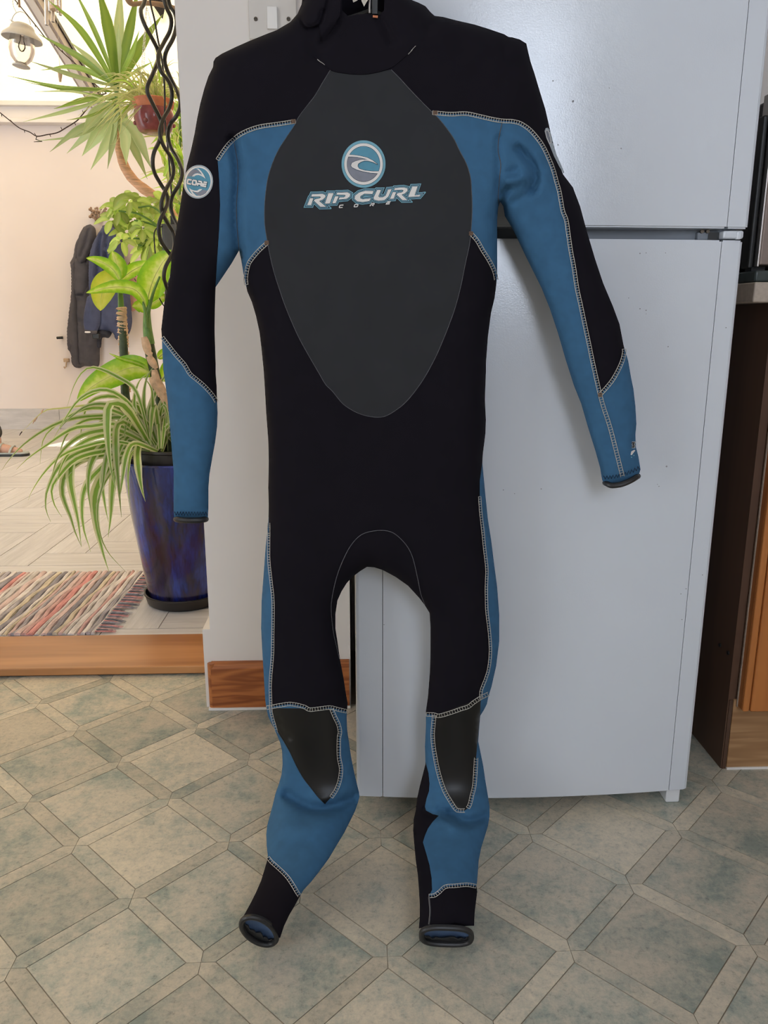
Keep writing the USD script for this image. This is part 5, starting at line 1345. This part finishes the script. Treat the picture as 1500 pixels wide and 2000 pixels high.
for k in range(6):
    a = k * math.pi / 3 + 0.3
    s = trimesh.creation.icosphere(1, 4.2 * hs); s.apply_translation([36.5 * hs * math.cos(a), 36.5 * hs * math.sin(a), -13 * hs]); obj('stud', s, M['glaze_red'], HP, smooth=60)
ch = []
top = at(286, 12, HY) - hc
for a in (2.4, 4.2, 0.4):
    e = np.array([37 * hs * math.cos(a), 37 * hs * math.sin(a), 29 * hs])
    pts_ = np.linspace(top, e, 46)
    for k in range(45):
        c = (pts_[k] + pts_[k + 1]) / 2; d = pts_[k + 1] - pts_[k]; L = np.linalg.norm(d); d /= L
        u = np.cross(d, [0, 1, 0] if k % 2 else [1, 0.2, 0]); u /= np.linalg.norm(u)
        t_ = np.linspace(0, 2 * np.pi, 9)[:-1]
        ch.append(tube(c + np.outer(np.cos(t_), d) * L * 0.62 + np.outer(np.sin(t_), u) * L * 0.3, 0.0005, 4, closed=True))
obj('chain', cat(ch), M['chime'], HP)
rg = random.Random(21)
HPL = thing('spider_plant', 'pale grassy spider plant growing in the red hanging pot', 'plant')
for k in range(125):
    b = (301 + rg.uniform(-28, 28), 203 + rg.uniform(-6, 3))
    a = rg.uniform(-1.9, 1.35) if k % 3 else rg.uniform(-2.0, -0.4)
    L = rg.uniform(55, 128)
    dx, dz = math.sin(a), math.cos(a)
    if b[0] + dx * L > 352:
        L *= 0.55
    dr_ = rg.uniform(0.12, 0.6) * L
    mid_ = (b[0] + dx * L * 0.5, b[1] - dz * L * 0.55 - 8)
    tip = (b[0] + dx * L, b[1] - dz * L * 0.9 + dr_ * abs(dx))
    m = M['leaf_grass'] if rg.random() < 0.8 else M['leaf_lush']
    leaf(HPL, [b, mid_, tip], [HY + rg.uniform(-0.05, 0.05), HY + rg.uniform(-0.10, 0.10)], rg.uniform(2.0, 4.6), m, n=9, facing=(rg.uniform(-0.5, 0.5), -1, 0.4))
for px in ([(235, 160), (232, 195), (237, 230), (234, 262), (226, 280), (215, 282)], [(228, 175), (205, 175), (175, 185), (155, 195), (128, 201)], [(262, 188), (240, 182), (212, 186), (196, 205)]):
    leaf(HPL, px, HY - 0.05, 2.4, M['leaf_grass'], 'runner', n=18)

# ================================================================== umbrella tree and leafy plants behind
rk = random.Random(31)
UT = thing('umbrella_tree', 'bright green umbrella tree with whorls of oval leaflets beside the coats', 'plant')
UY = 2.75
UTS = [((345, 560), (330, 470), (300, 440), (262, 430)), ((345, 560), (320, 460), (275, 420), (232, 412)), ((345, 560), (330, 500), (290, 470), (250, 465)), ((345, 560), (325, 440), (300, 405), (270, 405)), ((345, 560), (340, 480), (310, 470), (280, 445)), ((345, 560), (340, 460), (322, 420), (318, 390)), ((345, 560), (325, 500), (295, 485), (270, 478))]
for pts in UTS:
    stem(UT, list(pts), UY, [3, 2.4, 1.6], M['stem_green'], n=20, sides=6)
stem(UT, [(345, 1092), (345, 700), (345, 560)], UY, [6, 5], M['stem_dark'], n=10)
oval = lambda u: np.clip(np.sin(np.pi * np.clip(0.06 + 0.92 * u, 0, 1)) ** 0.62, 0.04, 1)
WH = [((232, 412), 34), ((218, 428), 32), ((262, 428), 34), ((248, 452), 34), ((278, 445), 32), ((270, 402), 34), ((300, 432), 34), ((316, 392), 32), ((290, 470), 32), ((238, 470), 32), ((306, 462), 30), ((255, 392), 34), ((325, 430), 30), ((282, 486), 36), ((225, 402), 30), ((298, 400), 30)]
for (x, y), R_ in WH:
    n = rk.randint(6, 8); a0 = rk.uniform(0, 6.28); Yc = UY + rk.uniform(-0.12, 0.12)
    for k in range(n):
        a = a0 + k * 2 * math.pi / n + rk.uniform(-0.2, 0.2)
        L = R_ * rk.uniform(0.75, 1.1)
        tx, ty = x + math.cos(a) * L, y + math.sin(a) * L * 0.8 + 8
        leaf(UT, [(x + math.cos(a) * 4, y + math.sin(a) * 3), ((x + tx) / 2, (y + ty) / 2 - 5), (tx, ty)], [Yc, Yc - 0.05 * math.sin(a) + rk.uniform(-0.03, 0.03)], R_ * rk.uniform(0.36, 0.48), M['leaf_umbrella'], 'leaflet', n=9, shape=oval, facing=(math.cos(a) * 0.5, -1, 0.6 + 0.4 * rk.random()), fold=0.2)
for px, w in (([(262, 385), (245, 383), (230, 390), (222, 405)], 14), ([(268, 392), (280, 390), (295, 398)], 12), ([(290, 480), (283, 500), (279, 522), (280, 535)], 9), ([(292, 480), (292, 500), (296, 520), (300, 528)], 12), ([(228, 470), (222, 480), (215, 488), (209, 490)], 15), ([(300, 478), (308, 495), (314, 505)], 9), ([(272, 384), (258, 380), (245, 378)], 9)):
    leaf(UT, px, UY - 0.12, w, M['leaf_umbrella'], 'leaflet', n=12, shape=oval, fold=0.2)

LB = thing('leafy_plant', 'dense grassy green plant seen between the stakes and the pier', 'plant')
for k in range(150):
    b = (rk.uniform(318, 372), rk.uniform(420, 520) if k % 4 == 0 else rk.uniform(180, 460))
    a = rk.uniform(-1.5, 0.5)
    L = rk.uniform(45, 105)
    tip = (b[0] + math.sin(a) * L, b[1] - math.cos(a) * L * 0.7 + rk.uniform(-10, 25))
    if tip[0] < 262:
        continue
    mid_ = ((b[0] + tip[0]) / 2, (b[1] + tip[1]) / 2 - 14)
    leaf(LB, [b, mid_, tip], [3.6 + rk.uniform(-0.1, 0.15), 3.6 + rk.uniform(-0.2, 0.2)], rk.uniform(3.5, 9), M['leaf_lush'] if rk.random() < 0.7 else M['leaf_grass'], n=8, facing=(rk.uniform(-0.5, 0.5), -1, 0.4))
for x in (352, 362, 368):
    stem(LB, [(x, 985), (x - 3, 600), (x, 300), (x - 2, 200)], 3.6, [4, 3, 2], M['stem_green'], n=16, sides=6)

# ================================================================== lantern, wind chime, peg, string of twigs
LY = 3.6
lc = at(43, 78, LY)
ls = LY * 0.87 / FPX
LT = thing('lantern', 'small pale lantern with clear glass globe hanging at the upper left', 'lantern', tuple(lc))
tilt = math.radians(-8)
Rt = trimesh.transformations.rotation_matrix(-tilt * 1.0, [0, 1, 0])


def lt(m):
    m = tm(m); m.apply_transform(Rt); return m


L_ = lambda prof, n=40: lt(lathe([(a * ls, b * ls) for a, b in prof], (0, 0, 0), n))
obj('cap', L_([(0, 30), (12, 29), (19, 26), (22, 22), (23, 18), (27, 14), (36, 6), (38, 1), (37.5, 0), (34, 3), (22, 10), (10, 14), (0, 14)]), M['lantern_metal'], LT, smooth=40)
obj('globe', L_([(20, 10), (22.5, 2), (24, -8), (24, -20), (20, -33), (13, -41), (9, -44)]), M['glass'], LT, smooth=60)
bl = obj('bulb', L_([(0, -22), (4, -20), (7, -14), (6.5, -8), (4, -2), (3.5, 8), (0, 8)], 20), M['glass'], LT, smooth=60)
obj('neck', L_([(0, -40), (8, -41), (9, -45), (0, -45)], 24), M['lantern_metal'], LT, smooth=40)
obj('base', L_([(0, -44), (12, -44.5), (16.5, -47), (16.5, -49), (12, -50.5), (0, -50.5)], 32), M['lantern_metal'], LT, smooth=40)
ang = np.linspace(-1.35, 1.35, 26)
hw = np.c_[np.sin(ang) * 19 - 3, np.zeros(26), 24 + np.cos(ang) * 26] * ls
obj('handle', lt(tube(hw, 0.0013, 6)), M['lantern_metal'], LT)
obj('hook', tube(np.array([(-6, 0, 49), (-10, 0, 58), (-11, 0, 68), (-6, 0, 74), (-4, 0, 110), (-4, 0, 700)]) * ls, 0.0011, 6), M['lantern_metal'], LT)
obj('rear_post', tube(np.array([(-12, 4, 30), (-16, 5, 34), (-22, 6, 38)]) * ls, [0.002, 0.0035, 0.001], 6), M['lantern_metal'], LT)

CY = 3.4
CH = thing('wind_chime', 'wind chime of silvery tubes at the top beside the rafter', 'wind chime')
for k, (x, y1, w) in enumerate(((91, 49, 6.5), (103.5, 43, 6.5), (97, 22, 5), (112, 24, 5), (118, 30, 5))):
    t0, t1 = at(x - (2.5 if k < 2 else 1.5), -75, CY + 0.02 * (k % 3)), at(x, y1, CY + 0.02 * (k % 3))
    ring_ = trimesh.creation.annulus(w * 0.35 * CY / FPX, w * 0.52 * CY / FPX, np.linalg.norm(t1 - t0), sections=20)
    ring_.apply_transform(trimesh.geometry.align_vectors([0, 0, 1], (t1 - t0) / np.linalg.norm(t1 - t0))); ring_.apply_translation((t0 + t1) / 2)
    obj('chime_tube', ring_, M['chime'], CH, smooth=40)
    obj('cord', tube([t0, t0 + np.array([0.0, 0, 0.10])], 0.0008, 5), M['string'], CH)
ctop = at(104, -75, CY + 0.02)
cc_ = trimesh.creation.cylinder(0.05, 0.012, sections=32); cc_.apply_translation(ctop + [0, 0, 0.105]); obj('top_disc', cc_, M['peg'], CH, smooth=40)
obj('hanging_cord', tube([ctop + [0, 0, 0.105], ctop + [0, 0, 0.9]], 0.001, 5), M['string'], CH)
obj('clapper', lathe([(0, -0.008), (0.018, -0.006), (0.018, 0.006), (0, 0.008)], tuple(at(107, 16, CY)), 24), M['peg'], CH, smooth=40)

PG = thing('clothes_peg', 'wooden clothes peg dangling on a thin thread in front of the roof', 'clothes peg')
pgY = 3.3
for (x0, y0, x1, y1) in ((116, 131, 117.5, 160), (118.5, 140, 117.5, 160), ):
    obj('peg_half', tube(on_y([(x0, y0), (x0, (y0 + y1) / 2 - 4), (x1, y1)], pgY), np.array([2.2, 2.8, 1.8]) * pgY / FPX, 6), M['peg'], PG)
obj('spring', tube(on_y([(114, 142), (117, 140), (120, 142)], pgY - 0.006), 0.0012, 6), M['chrome'], PG)
obj('thread', tube(np.vstack([[[*at(113, 60, pgY)[:2], zr(pgY) - 0.002]], on_y([(113, 60), (113.5, 80), (115, 110), (117, 131)], pgY)]), 0.0007, 5), M['string'], PG)

TW = thing('light_string', 'thin dark wire with little stubs swagging across the upper left', 'string of lights')
for pts, Y in (([(24, -6), (36, 8), (58, 35), (78, 60), (90, 75), (104, 84), (118, 98), (140, 118), (156, 132), (165, 140), (176, 155), (190, 168), (208, 182)], 3.15), ([(-8, 214), (0, 220), (20, 236), (38, 250), (58, 258), (72, 266), (92, 263), (112, 259), (128, 250), (150, 236), (160, 225), (170, 213), (190, 190), (208, 182)], 3.1)):
    p = smooth_line(pts, 70)
    obj('wire', tube(on_y(p, Y), 0.0020, 6), M['twig'], TW)
    for k in range(4, 68, 7):
        d = ((k * 37) % 11 - 5, -6 if k % 2 else 5)
        obj('stub', tube(on_y([tuple(p[k]), (p[k][0] + d[0], p[k][1] + d[1])], Y), [0.0016, 0.0011], 5), M['twig'], TW)
obj('dry_tip', tube(on_y([(72, 266), (70, 272), (82, 276), (66, 277)], 3.1), [0.0016, 0.002, 0.0026, 0.001], 6), M['twig'], TW)
obj('end_post', tube(on_y([(37, -30), (37, 0), (38, 14)], 3.15), 0.004, 8), M['branch'], TW)


# ================================================================== coats on the far wall
def puffed(poly, Y, depth, step=4, folds=(), seed=0, wave=0.35):
    """A cloth shape hanging against the wall: a traced outline filled out to a real body of the given depth, with folds."""
    poly = Polygon(smooth_line(list(poly) + [poly[0]], 6 * len(poly))).buffer(0)
    if poly.geom_type != 'Polygon':
        poly = max(poly.geoms, key=lambda g: g.area)
    p, f = flat_mesh(poly, step)
    b = np.array(poly.exterior.coords)
    d = np.full(len(p), 1e9)
    for a, c in zip(b[:-1], b[1:]):
        e = c - a; t = np.clip(((p - a) @ e) / (e @ e + 1e-9), 0, 1)
        d = np.minimum(d, np.linalg.norm(p - (a + t[:, None] * e), axis=1))
    w = np.sqrt(np.clip(1 - (1 - np.clip(d / 18, 0, 1)) ** 2, 0, 1))
    n = meshkit.fbm(np.c_[p[:, 0] / 9.0, p[:, 1] / 60.0, np.full(len(p), seed * 3.3)], 2, seed) - 0.5 + 0.6 * (meshkit.fbm(np.c_[p / 14.0, np.full(len(p), 9.0)], 3, seed + 3) - 0.5)
    h_ = depth * w * (1 + wave * 2 * n)
    for line, wd, dep in folds:
        h_ -= dep * np.exp(-(seg_dist(p, line) / wd) ** 2) * w
    front = on_y(p, Y); front[:, 1] -= np.maximum(h_, 0) * 0.75
    back = on_y(p, Y); back[:, 1] += np.minimum(h_, depth) * 0.2
    return cat([(front, f[:, ::-1] if np.cross(front[f[0, 1]] - front[f[0, 0]], front[f[0, 2]] - front[f[0, 0]])[1] > 0 else f), (back, f)])


CYW = YW - 0.055
cg = thing('coat', 'long charcoal grey hooded coat hanging leftmost on the far wall', 'coat')
obj('body', puffed([(176, 438), (186, 446), (188, 470), (186, 510), (184, 540), (186, 560), (192, 600), (196, 640), (195, 680), (193, 715), (178, 716), (165, 715), (155, 719), (143, 714), (139, 690), (133, 680), (132, 640), (138, 590), (140, 560), (139, 520), (137, 515), (144, 500), (148, 480), (158, 455), (166, 442)], CYW, 0.10, 3.5, [([(148, 575), (152, 620), (155, 660), (156, 712)], 2.5, 0.04), ([(144, 570), (165, 576)], 2, 0.03), ([(168, 455), (160, 490), (155, 520)], 3, 0.03), ([(180, 450), (178, 480), (170, 520)], 3, 0.03)], 1), M['coat_grey'], cg, smooth=60)
obj('sleeve', puffed([(139, 515), (148, 512), (151, 545), (150, 575), (153, 620), (156, 680), (155, 716), (144, 712), (139, 690), (136, 640), (139, 590), (141, 560)], CYW - 0.06, 0.05, 3, (), 2), M['coat_grey'], cg, smooth=60)
obj('storm_flap', puffed([(146, 505), (162, 505), (172, 530), (167, 572), (160, 576), (146, 574), (143, 540)], CYW - 0.07, 0.035, 3, (), 3), M['coat_grey'], cg, smooth=60)
obj('hood', puffed([(177, 438), (186, 446), (187, 462), (180, 480), (172, 500), (162, 514), (152, 510), (150, 486), (160, 455), (167, 443)], CYW - 0.085, 0.05, 3, [([(176, 448), (170, 470), (160, 500)], 3, 0.03)], 4), M['coat_grey'], cg, smooth=60)
cn = thing('coat', 'navy jacket hanging beside the charcoal coat behind the dumb cane leaves', 'jacket')
obj('body', puffed([(192, 455), (205, 440), (222, 445), (235, 460), (240, 490), (246, 520), (252, 560), (256, 600), (258, 630), (252, 652), (240, 658), (228, 664), (220, 650), (205, 648), (190, 650), (180, 640), (176, 600), (174, 560), (174, 510), (180, 480)], CYW - 0.15, 0.09, 3.5, [([(200, 460), (196, 500), (192, 540)], 3, 0.05), ([(212, 455), (210, 500), (212, 540)], 3, 0.05), ([(222, 460), (226, 510), (230, 560)], 3, 0.05)], 5), M['coat_navy'], cn, smooth=60)
obj('sleeve', puffed([(170, 580), (184, 575), (196, 600), (196, 630), (188, 650), (176, 652), (166, 646), (163, 620)], CYW - 0.22, 0.05, 3, (), 6), M['coat_navy'], cn, smooth=60)
obj('cuff_band', puffed([(166, 642), (188, 645), (188, 652), (176, 653), (166, 650)], CYW - 0.235, 0.03, 2, (), 7), M['coat_grey'], cn, smooth=60)
obj('reflective_tab', puffed([(166, 647), (176, 647.5), (176, 650), (166, 650)], CYW - 0.26, 0.006, 1.5, (), 8, 0.0), M['white'], cn, smooth=60)
ck = thing('coat', 'black coat showing between the navy jacket and the yucca stem', 'coat')
obj('body', puffed([(200, 441), (218, 436), (232, 446), (242, 470), (247, 485), (246, 498), (238, 492), (232, 500), (236, 560), (238, 640), (222, 648), (200, 645), (198, 500), (198, 460)], CYW, 0.06, 3.5, (), 9), M['coat_black'], ck, smooth=60)
obj('hem', puffed([(186, 648), (200, 640), (216, 648), (218, 652), (212, 660), (200, 660), (197, 678), (190, 678), (189, 660)], CYW - 0.17, 0.04, 3, (), 10), M['coat_black'], cn, smooth=60)
obj('draw_toggle', box(*(lambda a, b: (a[0], b[0], CYW - 0.23, CYW - 0.20, b[2], a[2]))(at(198, 650, CYW), at(213, 661, CYW)), 0.008), M['black'], cn)
sb = thing('shopping_bag', 'pink and white patterned bag hanging on the far wall behind the leaves', 'bag')
obj('body', puffed([(246, 535), (260, 528), (272, 530), (280, 545), (278, 580), (270, 600), (258, 608), (250, 590), (247, 560)], CYW + 0.02, 0.06, 3.5, (), 11), pm('bag_pink', (0.62, 0.36, 0.30), 0.8, 0.15, 30), sb, smooth=60)
for k in range(9):
    x = 263 + (k % 3) * 5; y = 536 + (k // 3) * 8
    obj('stripe', tube(on_y([(x, y), (x + 2.5, y + 5)], CYW - 0.055), 0.004, 5), M['dark_grey'], sb)
obj('handle', tube(on_y([(250, 532), (253, 518), (257, 510), (260, 518), (262, 530)], CYW), 0.012, 7), pm('bag_handle', (0.30, 0.10, 0.06), 0.7, 0.2, 30), sb)

dp = thing('dried_posy', 'dried brown flower bunch fixed to the wall above the coats', 'dried flowers')
rd = random.Random(8)
for k in range(26):
    a = (190 + rd.uniform(-3, 3), 436)
    t = (190 + rd.uniform(-15, 17), 408 + rd.uniform(-4, 16))
    obj('stalk', tube(on_y([a, ((a[0] + t[0]) / 2, (a[1] + t[1]) / 2 - 2), t], YW - 0.03 - rd.uniform(0, 0.03)), 0.002, 4), M['dried'], dp)
    s = trimesh.creation.icosphere(1, rd.uniform(0.006, 0.012)); s.apply_translation(at(*t, YW - 0.04)); obj('flower_head', s, M['dried'], dp, smooth=60)
hd = thing('door_handle', 'small black lever handle on the far wall left of the coats', 'handle')
a = at(111, 660, YW - 0.05)
obj('lever', tube([a, at(122.5, 659.5, YW - 0.05)], 0.010, 8), M['black'], hd)
obj('spindle', tube([at(121, 659.5, YW - 0.05), at(121, 659.5, YW + 0.005)], 0.009, 8), M['black'], hd)
wk = thing('wall_hook', 'pale little hook on the far wall below the black handle', 'hook')
obj('hook', tube(on_y([(127, 703), (134, 702), (134, 704), (130, 705), (129, 716), (126, 719), (125, 716)], YW - 0.03), 0.006, 7), M['peg'], wk)
obj('plate', box(at(126, 700, YW)[0], at(136, 700, YW)[0], YW - 0.03, YW + 0.002, at(130, 707, YW)[2], at(130, 700, YW)[2], 0.003), M['peg'], wk)

# ================================================================== person standing just outside the left edge, one foot in view
PE = thing('person', 'person in dark trousers and open sandals at the left edge, one foot showing', 'person')
fx, fy_ = on_z([(20, 890)], ZC)[0][:2]
A0 = np.array([fx - 0.085, fy_, ZC + 0.09])


def body(chains, fine):
    parts = []
    for ch_ in chains:
        for (p, r), (q, s) in zip(ch_[:-1], ch_[1:]):
            parts.append(m3.Manifold.batch_hull([m3.Manifold.sphere(r, 16).translate(tuple(p)), m3.Manifold.sphere(s, 16).translate(tuple(q))]))
    m = m3.Manifold.batch_boolean(parts, m3.OpType.Add).refine_to_length(fine)
    t = tm(m); t.merge_vertices()
    return trimesh.smoothing.filter_taubin(t, iterations=8)


P_ = lambda x, y, z: np.array([A0[0] + x, A0[1] + y, ZC + z])
hip, hip2, chest_, neck, head = P_(-0.30, 0.02, 0.92), P_(-0.30, 0.22, 0.92), P_(-0.32, 0.12, 1.32), P_(-0.31, 0.12, 1.50), P_(-0.29, 0.12, 1.64)
foot = lambda dx, dy: [(P_(dx - 0.03, dy, 0.045), 0.036), (P_(dx + 0.05, dy, 0.045), 0.034), (P_(dx + 0.105, dy, 0.035), 0.026), (P_(dx + 0.15, dy, 0.03), 0.017)]
legs = [[(hip, 0.10), (P_(-0.17, 0.01, 0.50), 0.065), (P_(0.0, 0.0, 0.11), 0.038), (P_(-0.005, 0, 0.05), 0.036)], foot(0.0, 0.0), [(hip2, 0.10), (P_(-0.26, 0.23, 0.50), 0.065), (P_(-0.22, 0.24, 0.11), 0.038), (P_(-0.225, 0.24, 0.05), 0.036)], foot(-0.22, 0.24)]
arms = [[(P_(-0.32, -0.06, 1.42), 0.055), (P_(-0.36, -0.10, 1.13), 0.042), (P_(-0.28, -0.06, 0.90), 0.034)], [(P_(-0.32, 0.30, 1.42), 0.055), (P_(-0.36, 0.34, 1.13), 0.042), (P_(-0.28, 0.30, 0.90), 0.034)]]
torso = [[(P_(-0.30, 0.12, 0.95), 0.125), (P_(-0.31, 0.12, 1.12), 0.12), (chest_, 0.125), (neck, 0.055), (P_(-0.30, 0.12, 1.58), 0.055), (head, 0.085), (P_(-0.285, 0.12, 1.70), 0.085)], [(P_(-0.32, -0.04, 1.40), 0.06), (P_(-0.32, 0.28, 1.40), 0.06)], [(P_(-0.22, 0.12, 1.66), 0.02), (P_(-0.195, 0.12, 1.635), 0.014)], [(P_(-0.235, 0.12, 1.60), 0.03), (P_(-0.22, 0.12, 1.58), 0.028)]]
obj('body', body(legs + arms + torso, 0.03), M['skin'], PE, smooth=70)
tr = [[(hip, 0.118), (P_(-0.17, 0.01, 0.50), 0.085), (P_(-0.035, 0.0, 0.20), 0.066), (P_(-0.012, 0.0, 0.155), 0.060)], [(hip2, 0.118), (P_(-0.26, 0.23, 0.50), 0.085), (P_(-0.23, 0.24, 0.20), 0.066), (P_(-0.22, 0.24, 0.155), 0.060)], [(P_(-0.30, 0.12, 0.95), 0.14), (P_(-0.30, 0.12, 1.02), 0.135)]]
obj('trousers', body(tr, 0.03), M['trouser'], PE, smooth=70)
top_ = [[(P_(-0.30, 0.12, 1.0), 0.142), (P_(-0.31, 0.12, 1.15), 0.135), (chest_, 0.14)], [(P_(-0.32, -0.05, 1.40), 0.072), (P_(-0.32, 0.29, 1.40), 0.072)], [(P_(-0.32, -0.06, 1.42), 0.068), (P_(-0.36, -0.10, 1.13), 0.055), (P_(-0.29, -0.06, 0.94), 0.046)], [(P_(-0.32, 0.30, 1.42), 0.068), (P_(-0.36, 0.34, 1.13), 0.055), (P_(-0.29, 0.30, 0.94), 0.046)]]
obj('sweater', body(top_, 0.03), M['shirt'], PE, smooth=70)
obj('hair', body([[(P_(-0.31, 0.12, 1.69), 0.088), (P_(-0.33, 0.12, 1.66), 0.085)], [(P_(-0.34, 0.12, 1.64), 0.07), (P_(-0.35, 0.12, 1.60), 0.055)]], 0.03), M['hair'], PE, smooth=70)
for dx, dy in ((0.0, 0.0), (-0.22, 0.24)):
    fo = LineString([(A0[0] + dx - 0.055, A0[1] + dy), (A0[0] + dx + 0.165, A0[1] + dy)]).buffer(0.043)
    obj('sandal_sole', slab(fo, ZC, ZC + 0.016), M['black'], PE, smooth=False)
    obj('sandal_insole', slab(fo.buffer(-0.002), ZC + 0.0155, ZC + 0.024), M['sandal'], PE, smooth=False)
    for s in (0.03, 0.10):
        t_ = np.linspace(0.12, math.pi - 0.12, 12)
        c = P_(dx + s, dy, 0.02)
        obj('sandal_strap', tube(np.c_[c[0] + 0.012 * np.sin(t_), c[1] + 0.046 * np.cos(t_), c[2] + (0.066 - 0.22 * s) * np.sin(t_)], 0.007, 6), M['sandal'], PE)
